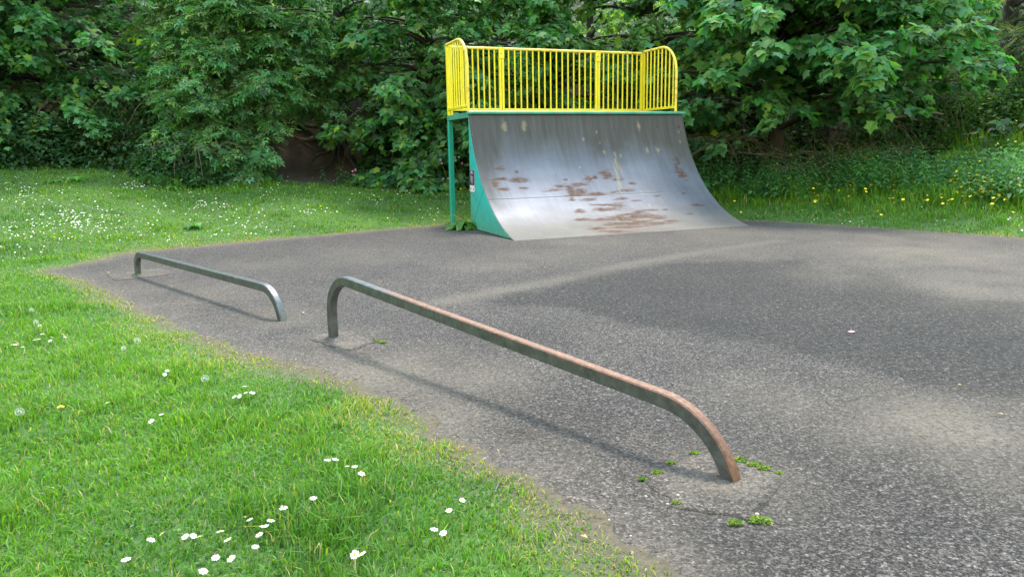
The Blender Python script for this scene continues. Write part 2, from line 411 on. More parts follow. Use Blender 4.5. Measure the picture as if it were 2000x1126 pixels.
for (a, b, r, k) in [(4.97, 8.99, 1.0, .95), (3.33, 7.36, .5, .6), (4.43, 6.69, .9, .75), (2.02, 3.32, .36, .95), (1.94, 2.91, .35, .65), (1.62, 3.2, .3, .45),
                     (-.82, 4.21, .5, 1.0), (-.39, 3.51, .35, .75), (-1.0, 4.45, .4, .7), (-1.2, 4.66, .3, .5), (-.22, 4.17, .35, .6), (1.3, 3.65, .35, .45), (-.29, 8.45, .5, .4),
                     (-1.96, 9.49, .6, .3), (-3.02, 8.76, .6, .3), (-4.41, 8.18, .5, .4), (4.06, 8.14, .5, .45), (1.11, 10.7, .9, .4), (3.14, 11.38, 1.2, .45), (5.5, 10.3, 1.4, .6), (4.9, 12.1, .8, .55), (6.6, 8.6, 1.1, .6), (5.2, 7.6, .7, .5), (2.5, 3.0, .5, .6), (2.9, 9.3, .6, .4), (-2.9, 7.0, .5, .45), (-2.0, 6.0, .35, .5), (-3.6, 7.4, .4, .5), (0.1, 3.0, .3, .45), (.5, 9.4, .7, .35), (3.9, 10.9, .6, .4)]:
    dust = np.maximum(dust, k*np.exp(-((X-a)**2+((Y-b)/1.3)**2)/r**2)*(.25+1.5*fbm(X*2.5+5, Y*2.5+5, 43)))
dust = np.maximum(dust, .6*(1-sstep(.0, .45, -D))*(.3+1.3*fbm(X*4, Y*4, 45)))
rail_ends = [(.85, 2.79, .34), (-1.29, 5.23, .3), (-4.2, 8.32, .36), (-1.83, 5.82, .3)]
for a, b, r in rail_ends: dust = np.maximum(dust, .55*np.exp(-((X-a)**2+(Y-b)**2)/r**2))
tm = link('tarmac', np_mesh('tarmac', np.stack([Xs, Ys, Zs], -1).reshape(-1, 3), Q, M['tarmac'], smooth=True,
          attrs=dict(coarse=np.clip(coarse, 0, 1), dust=np.clip(dust, 0, 1))))
tag(tm, 'worn grey tarmac pad with tan silt stains and a coarse dark band', kind='structure')

# square reinstatement patches round the feet of the rails: a thin sheet each, with a ragged soil joint round it
def patch(corners, lift=.0005, gap=.0022, seed=0):
    r = np.random.default_rng(seed); C = np.array(corners, float); ctr = C.mean(0); out = []
    for a, b in zip(C, np.roll(C, -1, 0)):
        for t in np.linspace(0, 1, 9)[:-1]:
            q = a+(b-a)*t; out.append(q+r.normal(0, .009, 2))
    out = np.array(out); n = len(out)
    def sheet(name, P, z, m, edge):
        rings = []; vs = []
        for s, zz in ((1.001, -.03), (1, z-edge), (.8, z), (.5, z), (.25, z)): vs += [(*(ctr+(p-ctr)*s), zz) for p in P]
        vs.append((*ctr, z)); fs = []
        for k in range(4):
            for i in range(n): j = (i+1) % n; fs.append((k*n+i, k*n+j, (k+1)*n+j, (k+1)*n+i))
        me = np_mesh(name, vs, [np.array(fs), np.array([(4*n+i, 4*n+(i+1) % n, 5*n) for i in range(n)])], m, smooth=True,
                     attrs=dict(coarse=np.zeros(len(vs)), dust=np.array([.12+.85*float(vnoise(np.array(v[0]*7), np.array(v[1]*7), 5)) if name == 'tarmac_patch' else 0 for v in vs])))
        o = link(name, me); o['kind'] = 'structure'; return o
    dirs = (out-ctr)/np.linalg.norm(out-ctr, axis=1)[:, None]
    wide = gap*np.clip(r.normal(.6, .9, n), -.6, 2.6)[:, None]
    sheet('patch_joint', out+dirs*wide, .0055, M['crack'], .004)
    return sheet('tarmac_patch', out, .006+lift, M['tarmac_patch'], .002)
patch([(.50, 2.80), (.80, 3.06), (1.09, 2.80), (.84, 2.44), (.60, 2.55)], seed=2)['label'] = 'pale square tarmac patch round the near foot of the rusty rail'
patch([(-1.47, 5.20), (-1.28, 5.42), (-.95, 5.06), (-1.10, 4.84)], seed=3)['label'] = 'pale square tarmac patch round the far foot of the rusty rail'
patch([(-4.55, 8.3), (-4.1, 8.72), (-3.75, 8.25), (-4.25, 7.9)], seed=4)['label'] = 'pale square tarmac patch at the far foot of the grey rail'

# ------------------------------------------------------------------ quarter pipe
RW, RL, RH, RD, HR = 4.177, 2.00485, 1.92136, 1.235, 1.213
RC = (-.47748, 2.50490); RR = 2.55; A0, A1 = math.radians(-79.2077), math.radians(-13.2287)
ramp_o = empty('quarter_pipe', (.05, 10.85, 0), .37007)
tag(ramp_o, 'steel quarter pipe ramp with green sides and yellow guard rail on the tarmac', 'skate ramp')
def prof(v): a = A0+(A1-A0)*v; return RC[0]+RR*math.cos(a), RC[1]+RR*math.sin(a)
RUST = [(.096,.651,.030,.016),(.084,.582,.05,.012),(.076,.506,.03,.012),(.052,.55,.02,.03),(.157,.627,.014,.010),(.165,.51,.03,.010),(.281,.486,.05,.010),(.317,.514,.025,.012),(.361,.482,.026,.05),(.349,.41,.02,.016),
 (.402,.462,.035,.03),(.462,.562,.022,.022),(.494,.574,.016,.016),(.55,.585,.032,.040),(.59,.55,.04,.014),(.655,.514,.02,.010),(.418,.398,.05,.012),(.478,.345,.09,.016),(.518,.337,.06,.022),(.562,.394,.04,.010),(.655,.273,.05,.010),(.627,.369,.04,.008),
 (.727,.269,.022,.010),(.353,.297,.04,.020),(.337,.217,.05,.016),(.414,.201,.08,.02),(.494,.189,.09,.022),(.618,.215,.07,.030),(.62,.12,.10,.022),(.56,.15,.10,.02),(.36,.10,.06,.03),(.40,.05,.07,.02),(.486,.10,.10,.02),(.92,.671,.018,.028),(.912,.574,.035,.05),(.90,.62,.014,.05),
 (.892,.301,.03,.012),(.66,.19,.04,.02),(.60,.262,.04,.018),(.735,.402,.016,.008),(.546,.45,.022,.012),(.859,.912,.010,.006),(.968,.908,.014,.008),(.357,.562,.014,.010),(.55,.24,.08,.012),(.82,.21,.03,.01),(.87,.42,.014,.01),(.70,.14,.05,.016),(.47,.30,.12,.018),(.55,.21,.14,.03),(.50,.14,.16,.03),(.44,.44,.10,.02),(.60,.46,.07,.015),(.16,.57,.06,.02),(.40,.52,.05,.014)]
DROP = [(.145,.92,.013,.045),(.233,.92,.014,.045),(.767,.916,.010,.04),(.49,.831,.006,.02),(.566,.811,.005,.016),(.574,.747,.006,.016),(.647,.719,.007,.02),(.622,.727,.006,.03),(.783,.755,.009,.028),(.835,.755,.013,.03),(.614,.663,.008,.07),(.627,.618,.006,.06),
        (.590,.518,.007,.06),(.578,.458,.006,.04),(.675,.434,.005,.03),(.671,.329,.006,.02),(.442,.647,.006,.012),(.96,.811,.006,.016),(.964,.876,.005,.012),(.558,.88,.004,.012),(.60,.60,.006,.10)]
def ramp_sheet(v0, v1, nv, seed):
    nu = 210; U, V = np.meshgrid(np.linspace(0, 1, nu), np.linspace(v0, v1, nv))
    a = A0+(A1-A0)*V; d = RC[0]+RR*np.cos(a); z = RC[1]+RR*np.sin(a)
    ru = np.zeros(U.shape); sx, sy = U*RW, V*2.94
    fine = fbm(sx*4.5, sy*30, 60, 5); fi2 = fbm(sx*16, sy*70, 61, 4)
    for (u, v, su, sv) in RUST: ru = np.maximum(ru, np.exp(-((U-u)/(su*.95))**2-((V-v)/(sv*1.15))**2))
    ru = sstep(.44, .84, ru*.60+fine*.70+fi2*.30-.22)*sstep(.04, .2, ru)*(.55+.6*fi2)
    lo = np.exp(-((U-.5)/.24)**2)*(1-sstep(.12, .34, V)); ru = np.maximum(ru, sstep(.56, .74, lo*.32+fbm(sx*3.5, sy*34, 66, 5)*.62)*.8)
    dr = np.zeros(U.shape); n3 = fbm(sx*40, sy*22, 62, 4)
    for (u, v, su, sv) in DROP: dr = np.maximum(dr, np.exp(-((U-u)/su)**2-((V-v)/sv)**2))
    dr = sstep(.46, .74, dr*.55+n3*.5)*(dr > .08)*.75
    grime = np.clip(sstep(.60, .92, V+.20*(fbm(sx*3, sy*1, 63)-.5))+.7*(1-sstep(.0, .12+.05*fbm(sx*4, sy*4, 64), U))*sstep(.15, .5, V)+.45*sstep(.9, 1, U)*sstep(.4, .7, V), 0, 1)
    grime = np.clip(grime*(.60+.75*fbm(sx*18, sy*1.5, 65))+.30*sstep(.50, .75, fbm(sx*1.3, sy*1.6, 68))*sstep(.25, .5, V), 0, 1)
    dust = np.clip((1-sstep(.08, .40, V+.14*(fbm(sx*2, sy*3, 67)-.5)))*.75+.10, 0, 1)
    P = np.stack([U*RW, d, z], -1).reshape(-1, 3)
    nrm = np.stack([0*U, -np.cos(a), -np.sin(a)], -1).reshape(-1, 3)     # towards the curve's centre
    P2 = P-nrm*.008
    k = U.size; idx = np.arange(k).reshape(U.shape)
    top = np.stack([idx[:-1, :-1], idx[:-1, 1:], idx[1:, 1:], idx[1:, :-1]], -1).reshape(-1, 4)
    ii, jj = np.r_[np.arange(0, nv-1, 6), nv-1], np.array([0, nu-1]); bb = idx[ii][:, jj]
    bot = np.stack([bb[:-1, 0], bb[1:, 0], bb[1:, 1], bb[:-1, 1]], -1)+k
    def strip(i): return np.stack([i[:-1], i[:-1]+k, i[1:]+k, i[1:]], -1)
    edges = np.concatenate([strip(idx[0]), strip(idx[-1][::-1]), strip(idx[::-1, 0]), strip(idx[:, -1])])
    z2 = lambda q: np.concatenate([q.ravel(), q.ravel()*0])
    midx = np.concatenate([np.zeros(len(top)), np.ones(len(bot)+len(edges))])
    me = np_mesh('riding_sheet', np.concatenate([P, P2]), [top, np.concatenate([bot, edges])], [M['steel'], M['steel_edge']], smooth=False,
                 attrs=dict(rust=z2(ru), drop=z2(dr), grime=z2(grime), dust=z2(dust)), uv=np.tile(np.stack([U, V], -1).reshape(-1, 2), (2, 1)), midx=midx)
    sm = np.zeros(len(me.polygons), bool); sm[:len(top)] = True; me.polygons.foreach_set('use_smooth', sm)
    return link('riding_sheet', me, ramp_o)
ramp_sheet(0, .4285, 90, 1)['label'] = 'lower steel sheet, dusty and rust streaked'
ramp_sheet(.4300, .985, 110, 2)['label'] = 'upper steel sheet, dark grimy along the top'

# side panels: each side is an upper plate and a lower plate with a slanting joint between them
def side_panel(x0, x1, pts, name, label):
    n = len(pts); mb = MB()
    P = pts
    # dense fan is not needed: one ngon each side, plus rim
    mb.add([(x0, d, z) for d, z in P]+[(x1, d, z) for d, z in P],
           [tuple(range(n)), tuple(range(2*n-1, n-1, -1))]+[(i, n+i, n+(i+1) % n, (i+1) % n) for i in range(n)])
    o = mb.build(name, M['panel'], ramp_o)
    g = o.data.attributes.new('grime', 'FLOAT', 'POINT'); g.data.foreach_set('value', np.array([max(0, 1-v.co.z/.55) for v in o.data.vertices], np.float32))
    o['label'] = label; return o
off = .010
curve = [(RC[0]+(RR+off)*math.cos(A0+(A1-A0)*v), RC[1]+(RR+off)*math.sin(A0+(A1-A0)*v)) for v in np.linspace(.012, .985, 40)]
vj = min(range(40), key=lambda i: abs(curve[i][1]-.667)); J = curve[vj]
jx, jz = 1.842, .134
low_pts = [(.06, .012)]+[c for c in curve[1:vj+1]]+[(jx, jz), (1.90, .012)]
up_pts = [(J[0]+.010, J[1]+.004)]+curve[vj+1:]+[(RL-.001, RH-.03), (RL-.001, .012), (1.912, .012), (jx+.012, jz+.004)]
for x0, x1, sd_ in ((.001, .012, 'left'), (RW-.012, RW-.001, 'right')):
    o = side_panel(x0, x1, low_pts, 'side_panel', 'lower green side panel under the slanting joint')
    o = side_panel(x0, x1, up_pts, 'side_panel', 'tall upper green side panel')
    if sd_ == 'left':
        for d, z in [(1.93, .22), (1.93, .75), (1.93, 1.35), (1.93, 1.75), (1.72, .50), (1.80, .56), (1.63, 1.1), (1.82, 1.55)]:
            MB().tube([(.003, d, z), (-.005, d, z)], .012, 8).build('rivet', M['bolt'], o)
# framing behind the sheet
for x in np.linspace(.06, RW-.06, 6):
    mb = MB()
    for v0, v1 in zip(np.linspace(.05, .95, 8)[:-1], np.linspace(.05, .95, 8)[1:]):
        (d0, z0), (d1, z1) = prof(v0), prof(v1)
        mb.add([(x-.02, d0+.012, z0-.012), (x+.02, d0+.012, z0-.012), (x+.02, d1+.012, z1-.012), (x-.02, d1+.012, z1-.012),
                (x-.02, d0+.07, z0-.07*(1 if z0 > .1 else .2)), (x+.02, d0+.07, z0-.07*(1 if z0 > .1 else .2)), (x+.02, d1+.07, z1-.07), (x-.02, d1+.07, z1-.07)],
               [(0,1,2,3), (7,6,5,4), (0,4,5,1), (1,5,6,2), (2,6,7,3), (3,7,4,0)])
    mb.build('rib', M['dark_steel'], ramp_o)
MB().tube([(-.03, RL-.012, RH-.004), (RW+.03, RL-.012, RH-.004)], .030, 14).build('coping', M['green_worn'], ramp_o, True)
MB().box((.03, RL+.022, RH-.018), (RW-.03, RL+RD-.022, RH-.006)).build('deck_plate', M['dark_steel'], ramp_o)
for lo, hi in (((-.002, RL+.02, RH-.085), (.05, RL+RD, RH+.004)), ((RW-.05, RL+.02, RH-.085), (RW+.002, RL+RD, RH+.004)),
               ((.052, RL+RD-.05, RH-.085), (RW-.052, RL+RD-.002, RH+.002))):
    MB().box(lo, hi, .004).build('deck_beam', M['green_worn'], ramp_o)
for x in (.0, RW-.085):
    MB().box((x, RL+RD-.088, -.06), (x+.085, RL+RD-.003, RH-.087), .006).build('post', M['green'], ramp_o)
MB().box((.015, RL+.002, .0), (.075, RL+.05, RH-.09), .004).build('post', M['green'], ramp_o)
MB().box((RW-.075, RL+.002, .0), (RW-.015, RL+.05, RH-.09), .004).build('post', M['green'], ramp_o)

# guard rail panels
LX, RX, FY, BY = .018, RW-.13, RL+.035, RL+RD-.06
def bar(parent, x, y, z0, z1, r=.0150, name='baluster'):
    MB().tube([(x, y, z0), (x, y, z1)], r, 8).build(name, M['yellow'], parent, True)
def back_panel(xa, xb, nb, feet):
    p = empty('railing_panel'); p.parent = ramp_o
    y = BY
    MB().tube([(xa-.004, y, RH+HR-.025), (xb+.004, y, RH+HR-.025)], .025, 12).build('top_rail', M['yellow_worn'], p, True)
    MB().box((xa+.024, y-.02, RH+.085), (xb-.024, y+.02, RH+.13), .005).build('bottom_rail', M['yellow'], p)
    for x in (xa, xb):
        MB().box((x-.022, y-.022, RH+.003), (x+.022, y+.022, RH+HR-.045), .004).build('post', M['yellow'], p)
    for k in range(1, nb+1):
        bar(p, xa+(xb-xa)*k/(nb+1), y, RH+.131, RH+HR-.045)
    for fx in feet: MB().box((fx-.022, y-.018, RH+.003), (fx+.022, y+.018, RH+.084), .003).build('foot', M['yellow'], p)
    return p
J1, J2 = LX+(RX-LX)*.255, LX+(RX-LX)*.745
back_panel(LX+.055, J1-.026, 8, [])
back_panel(J1+.026, J2-.026, 15, [(J1+J2)/2])
back_panel(J2+.026, RX-.055, 8, [])
for j in (J1, J2):
    MB().box((j-.052, BY-.034, RH+HR-.20), (j+.052, BY-.0235, RH+HR-.001), .003).build('clamp_plate', M['yellow'], ramp_o)
    MB().tube([(j-.01, BY-.0335, RH+HR-.11), (j-.01, BY-.040, RH+HR-.11)], .009, 8).build('bolt', M['bolt'], ramp_o)
def side_rail(x):
    p = empty('railing_panel'); p.parent = ramp_o
    r = .50; top = RH+HR-.025+.035; pts = [(x, BY, top-.0)]
    pts.append((x, FY+r, top))
    for a in np.linspace(0, math.pi/2, 12)[1:]: pts.append((x, FY+r-r*math.sin(a), top-r+r*math.cos(a)))
    pts.append((x, FY, RH+.004))
    MB().tube(pts, .025, 12).build('hoop_rail', M['yellow_worn'], p, True)
    MB().box((x-.022, BY-.022, RH+.003), (x+.022, BY+.022, top-.02), .004).build('post', M['yellow'], p)
    MB().box((x-.02, FY+.02, RH+.085), (x+.02, BY-.023, RH+.13), .005).build('bottom_rail', M['yellow'], p)
    nb = 8
    for k in range(1, nb+1):
        y = BY+(FY-BY)*k/(nb+.75); dy = FY+r-y
        zt = top if dy <= 0 else top-r+math.sqrt(max(r*r-dy*dy, 0))
        bar(p, x, y, RH+.131, zt-.015)
side_rail(LX); side_rail(RX)

# safety notice on the left side panel
sgn = MB().box((-.006, 1.752, .615), (-.0005, 1.998, .985)).build('safety_sign', M['sign_grey'], ramp_o)
MB().box((-.0085, 1.765, .735), (-.0062, 1.985, .975)).build('sign_field', M['sign_purple'], sgn)
mb = MB()
mb.add([(-.009, 1.93, .945), (-.009, 1.82, .945), (-.009, 1.86, .958), (-.009, 1.895, .967)], [(0, 1, 2, 3)])
mb.box((-.0095, 1.80, .925), (-.0088, 1.955, .934))
for k, (z, a, b) in enumerate([(.893, 1.89, 1.95), (.874, 1.83, 1.95), (.862, 1.80, 1.95), (.850, 1.85, 1.95), (.832, 1.82, 1.95), (.820, 1.80, 1.95), (.808, 1.86, 1.95), (.785, 1.81, 1.93), (.765, 1.84, 1.91)]):
    mb.box((-.0093, a, z), (-.0088, b, z+.0045))
mb.build('sign_print', M['sign_white'], sgn)
for a, b in ((1.765, 1.868), (1.882, 1.985)):
    t = MB().box((-.0085, a, .628), (-.0062, b, .728)).build('pictogram_tile', M['sign_white'], sgn)
    q = MB(); c_ = (a+b)/2
    q.box((-.0093, c_-.018, .648), (-.0088, c_+.018, .690)); q.tube([(-.0093, c_, .704), (-.0088, c_, .704)], .011, 8)
    q.build('pictogram', M['sign_purple'], sgn)

# ------------------------------------------------------------------ grind rails
def grind_rail(A, B, hA, hB, rA, rB, label, rust_fn):
    A = np.array(A); B = np.array(B); Ln = np.linalg.norm(B-A); dx = (B-A)/Ln; nrm = np.array([-dx[1], dx[0]])
    w, dpt = .052, .066
    hA -= dpt/2; hB -= dpt/2
    eB = rB-math.sqrt(max(rB*rB-max(rB-hB, 0)**2, 0)); P = [np.array([0, -.05]), np.array([0, hA]), np.array([Ln+eB, hB]), np.array([Ln+eB, -.40])]
    path = [P[0]]
    for i, r in ((1, rA), (2, rB)):
        a = P[i-1]-P[i]; b = P[i+1]-P[i]; a = a/np.linalg.norm(a); b = b/np.linalg.norm(b)
        th = math.acos(np.clip(a@b, -1, 1)); t = r/math.tan(th/2); bis = (a+b)/np.linalg.norm(a+b); c = P[i]+bis*r/math.sin(th/2)
        s0 = P[i]+a*t; s1 = P[i]+b*t
        v0 = s0-c; v1 = s1-c; an = math.acos(np.clip(v0@v1/r/r, -1, 1))
        for k in np.linspace(0, 1, 13):
            path.append(c+(v0*math.sin((1-k)*an)+v1*math.sin(k*an))/math.sin(an))
        if i == 1:
            e = P[2]+(P[1]-P[2])/np.linalg.norm(P[1]-P[2])*rB*.9
            for k in np.linspace(.04, .96, 24): path.append(s1+(e-s1)*k)
    path.append(P[3]); path = np.array(path)
    tn = np.gradient(path, axis=0); tn /= np.linalg.norm(tn, axis=1)[:, None]
    up = np.stack([-tn[:, 1], tn[:, 0]], 1)
    sec = []
    cr = .006
    for cx, cy, a0 in ((1, 1, 0), (-1, 1, 90), (-1, -1, 180), (1, -1, 270)):
        for a in (0, 90):
            t = math.radians(a0+a); sec.append((cx*(w/2-cr)+cr*math.cos(t), cy*(dpt/2-cr)+cr*math.sin(t)))
    n = len(sec); V = []; rv = []
    for k, (p, u) in enumerate(zip(path, up)):
        for (sx, sy) in sec:
            q = p+u*sy; V.append((A[0]+dx[0]*q[0]+nrm[0]*sx, A[1]+dx[1]*q[0]+nrm[1]*sx, q[1])); rv.append(rust_fn(p[0]/Ln, sy/(dpt/2), p[1])*(1 if abs(sx) < w/2-.003 else .72))
    Fq = [(k*n+i, k*n+(i+1) % n, (k+1)*n+(i+1) % n, (k+1)*n+i) for k in range(len(path)-1) for i in range(n)]
    me = np_mesh('grind_rail', V, np.array(Fq)[:, ::-1], M['galv'], smooth=True, attrs=dict(rust=np.array(rv)))
    me.set_sharp_from_angle(angle=math.radians(30))
    o = link('grind_rail', me); tag(o, label, 'grind rail', 'steel grind rails on the tarmac'); return o
def rust_near(t, s, z):
    top = max(0, (s-.55)/.45)
    return (top*(.12+.78*float(sstep(.02, .45, t)))+(.13 if s > .5 and t > .3 else .0)*float(sstep(.1, .5, t)))
near = grind_rail((-1.289, 5.234), (.850, 2.787), .487, .262, .25, .38, 'long near grind rail with rusty orange top, sloping down towards the viewer', rust_near)
far = grind_rail((-4.199, 8.320), (-1.834, 5.822), .268, .268, .17, .30, 'shorter grey galvanised grind rail nearer the lawn corner, level and hardly rusted',
                 lambda t, s, z: .06)
MB().tube([(-1.945, 5.952, .232), (-1.936, 5.942, .241)], .006, 8).build('bolt', M['bolt'], far)

# ------------------------------------------------------------------ leaves
def tpl(points, tris):
    return np.array(points, float), np.array(tris, np.int32)
def maple_tpl():
    half = [(.40, -.02), (.31, .19), (.53, .53), (.27, .60)]
    out = [(0, 0)]+half+[(0, 1.04)]+[(-x, y) for x, y in half[::-1]]
    P = [(x, y, -.45*x*x-.16*y*y+.05*abs(x)) for x, y in out]; c = len(P); P.append((0, .34, .03))
    return tpl(P, [(c, i, (i+1) % c) for i in range(c)])
def leaflet(P, T_, base, ang, ln, wd, droop=.15, z=0, lite=False):
    ca, sa = math.cos(ang), math.sin(ang); b = len(P)
    for (x, y, zz) in ((0, 0, 0), (wd/2, ln*.42, .10*wd), (0, ln, -droop*ln), (-wd/2, ln*.42, .10*wd), (0, ln*.45, -.12*wd)):
        P.append((base[0]+x*ca+y*sa, base[1]-x*sa+y*ca, z+zz))
    T_ += [(b, b+1, b+4), (b+1, b+2, b+4), (b+2, b+3, b+4), (b+3, b, b+4)] if not lite else [(b, b+1, b+2), (b, b+2, b+3)]
def simple_tpl(wd=.5):
    P, T_ = [], []; leaflet(P, T_, (0, 0), 0, 1, wd); return tpl(P, T_)
def elder_tpl():
    P, T_ = [], []
    leaflet(P, T_, (0, .55), 0, .55, .24, lite=True)
    for y, a in ((.5, 1.05), (.2, 1.15)):
        for s in (1, -1): leaflet(P, T_, (0, y), s*a, .46, .21, lite=True)
    return tpl(P, T_)
def ivy_tpl():
    out = [(0, 0), (.34, -.10), (.50, .30), (.26, .50), (0, 1), (-.26, .50), (-.50, .30), (-.34, -.10)]
    P = [(x, y, -.2*x*x-.1*y*y) for x, y in out]; P.append((0, .32, .04)); return tpl(P, [(8, i, (i+1) % 8) for i in range(8)])
def spruce_tpl():
    P, T_ = [], []
    for k in range(9):
        y = k/9
        for s in (1, -1):
            b = len(P); P += [(0, y, 0), (s*.16, y+.13, -.03), (0, y+.06, .01)]; T_.append((b, b+1, b+2))
    b = len(P); P += [(-.012, 0, 0), (.012, 0, 0), (0, 1.12, -.06)]; T_.append((b, b+1, b+2))
    return tpl(P, T_)
MAPLE, OVATE, ELDER, IVY, SPRUCE, LANCE = maple_tpl(), simple_tpl(.62), elder_tpl(), ivy_tpl(), spruce_tpl(), simple_tpl(.34)

def unit(a): return a/np.maximum(np.linalg.norm(a, axis=-1, keepdims=True), 1e-9)
def frames(tip, nrm):
    t = unit(tip); n = unit(nrm-t*(nrm*t).sum(-1, keepdims=True)); x = np.cross(t, n)
    return np.stack([x, t, n], -1)            # columns: leaf x, leaf y (tip), leaf z
def scatter(name, template, pos, tip, nrm, size, col, mat, parent=None):
    P, T_ = template; n = len(pos)
    R = frames(tip, nrm)
    V = np.einsum('nij,kj->nki', R, P)*np.asarray(size)[:, None, None]+pos[:, None, :]
    F_ = (T_[None]+(np.arange(n)*len(P))[:, None, None]).reshape(-1, 3)
    me = np_mesh(name, V.reshape(-1, 3), F_, mat, tint=np.repeat(col, len(P), 0), smooth=True)
    return link(name, me, parent)

def tints(n, base, var=.25, young=None, yfrac=0.0, g=None):
    g = g or rng
    c = np.array(base)[None]*(1+var*g.normal(size=(n, 1)))*(1+.10*g.normal(size=(n, 3)))
    if young is not None:
        k = g.random(n) < yfrac; c[k] = np.array(young)*(1+.15*g.normal(size=(k.sum(), 1)))
    return np.clip(c, .004, .6)

HALF = math.atan(1000/F_PX)
def in_view(P, m=.06):
    return (np.abs(np.arctan2(P[:, 0], P[:, 1])) < HALF+m) & (P[:, 1] > 0)

CAM = np.array([0, 0, EYE])
def grow_tree(name, label, x, y, h, r, crown0, nb, template, size, base, young=None, yfrac=.0, var=.25, group=None, cat='tree', seed=0,
              trunk_r=.16, sprays=9, per=13, droop=.35, rise=.25, spread=.42, parts=0, face=.72, lean=(0, 0), flat=1.0, mat='leaf', limb_r=.035,
              topr=.35, bark='bark', hang=.25, lowpow=1.7, stems=1, below=.0):
    g = np.random.default_rng(seed)
    z0 = float(ground_z(x, y)); root = empty(name, (0, 0, 0)); tag(root, label, cat, group)
    # trunk
    def axis_pt(u): return np.array([x+lean[0]*u+.10*math.sin(3*u+seed), y+lean[1]*u+.08*math.cos(2.6*u+seed), z0-.15+(h*.95)*u])
    us = np.linspace(0, 1, 11)
    if stems == 1:
        MB().tube([axis_pt(u) for u in us], [trunk_r*(1.35 if u == 0 else 1)*(1-.82*u) for u in us], 10).build('trunk', M[bark], root, True)
    else:
        for k in range(stems):
            a = 2*math.pi*k/stems+seed; sp = r*.35
            MB().tube([axis_pt(u)+np.array([math.cos(a), math.sin(a), 0])*sp*u for u in us], [trunk_r*(1-.85*u) for u in us], 7).build('trunk', M[bark], root, True)
    PO, TI, NO, CO, SZ = [], [], [], [], []
    for b in range(nb):
        u = crown0/h+(1-crown0/h)*((b+g.random())/nb)**lowpow
        u = min(u, .97); w = (u-crown0/h)/(1-crown0/h)
        env = r*((1-w)**.55*(1-topr)+topr)*min(1, .80+w*1.2)*(1-.75*max(0, w-.8)/.2)
        az = -math.pi/2+g.normal(0, .75) if g.random() < face else g.uniform(-math.pi, math.pi)
        Lb = env*g.uniform(.72, 1.12)
        s0 = axis_pt(max(u-.16*Lb/h, .03)); d = np.array([math.cos(az), math.sin(az), 0]); side = np.array([-d[1], d[0], 0])
        bend = g.normal(0, .16)
        ts = np.linspace(0, 1, 7); dr = droop*g.uniform(.5, 1.3)+below*max(0, 1-w*3)
        pth = np.array([s0+d*Lb*t+side*bend*Lb*t*t+np.array([0, 0, Lb*(rise*t-dr*t*t)]) for t in ts])
        gz = ground_z(pth[:, 0], pth[:, 1])+.22; pth[:, 2] = np.maximum(pth[:, 2], gz)
        qq = pth[3:, 0]/pth[3:, 1]; ee = (pth[3:, 2]-EYE)/pth[3:, 1]
        if np.any((qq > .30)&(qq < .66)&(ee < .026)) or np.any((qq > -.32)&(qq < -.21)&(ee < .02)): continue
        MB().tube(pth, [limb_r*(1-.8*t)*(1+Lb/5) for t in ts], 5).build('limb', M[bark], root, True)
        ns = max(3, int(sprays*Lb/r+.5))
        for k in range(ns):
            t = 1.02-.7*g.random()**1.35 if k else 1.0
            i = min(int(t*6), 5); c = pth[i]+(pth[i+1]-pth[i])*(t*6-i)
            a2 = az+g.normal(0, .9); d2 = np.array([math.cos(a2), math.sin(a2), g.normal(-.1, .2)])
            ln = spread*g.uniform(.6, 1.3)*(1.15-.4*t); s2 = np.array([-d2[1], d2[0], 0])
            m = max(4, int(per*g.uniform(.7, 1.3)))
            q = np.sqrt(g.random(m)); lat = g.normal(0, .34, m)*ln
            p = c+d2*(q*ln)[:, None]+s2*lat[:, None]; p[:, 2] += -hang*q*q*ln*1.2+g.normal(0, .05, m)-.25*np.abs(lat)
            o = unit(d2*np.ones((m, 1))+s2*(lat/ln)[:, None]*1.6+g.normal(0, .35, (m, 3)))
            tip = o+np.array([0, 0, -.55])+g.normal(0, .25, (m, 3)); no = np.array([0, 0, 1.0])*flat+o*.85+g.normal(0, .33, (m, 3))
            cl = tints(m, base, var, young, yfrac*(1.6 if t > .8 else .5), g)*g.uniform(.75, 1.3)*np.array([g.uniform(.75, 1.3), 1, g.uniform(.7, 1.2)])
            PO.append(p); TI.append(tip); NO.append(no); CO.append(cl); SZ.append(size*g.uniform(.45, 1.25, m))
    PO, TI, NO, CO, SZ = map(np.concatenate, (PO, TI, NO, CO, SZ))
    ok = PO[:, 2] > ground_z(PO[:, 0], PO[:, 1])+.05
    # keep clear of the ramp
    dx_, dy_ = PO[:, 0]-.05, PO[:, 1]-10.85; c_, s_ = math.cos(.37007), math.sin(.37007)
    lw, ld = dx_*c_+dy_*s_, -dx_*s_+dy_*c_
    ok &= ~((lw > -.35) & (lw < RW+.35) & (ld < RL+RD+.3) & (PO[:, 2] < RH+HR+.6)) & (PO[:, 1] > 9)
    q = PO[:, 0]/PO[:, 1]; el_ = (PO[:, 2]-EYE)/PO[:, 1]
    ok &= ~((q > -.318) & (q < -.212) & (el_ < .030-.9*np.abs(q+.255)+.02*np.sin(60*q)) & (PO[:, 1] > 12))
    ok &= ~((q > .305) & (q < .66) & (el_ < .026+.05*np.clip(q-.34, 0, .2)+.012*np.sin(37*q)+.008*np.sin(90*q)) & (PO[:, 1] > 10))
    PO, TI, NO, CO, SZ = (a[ok] for a in (PO, TI, NO, CO, SZ))
    single = np.zeros(len(PO), bool)
    if parts:
        e = np.degrees(np.arctan2(PO[:, 2]-EYE, PO[:, 1])); vis = in_view(PO, -.01) & (e < 10.2)
        order = np.argsort(np.where(vis, np.linalg.norm(PO-CAM, axis=1), 1e6))[:parts]; single[order] = True
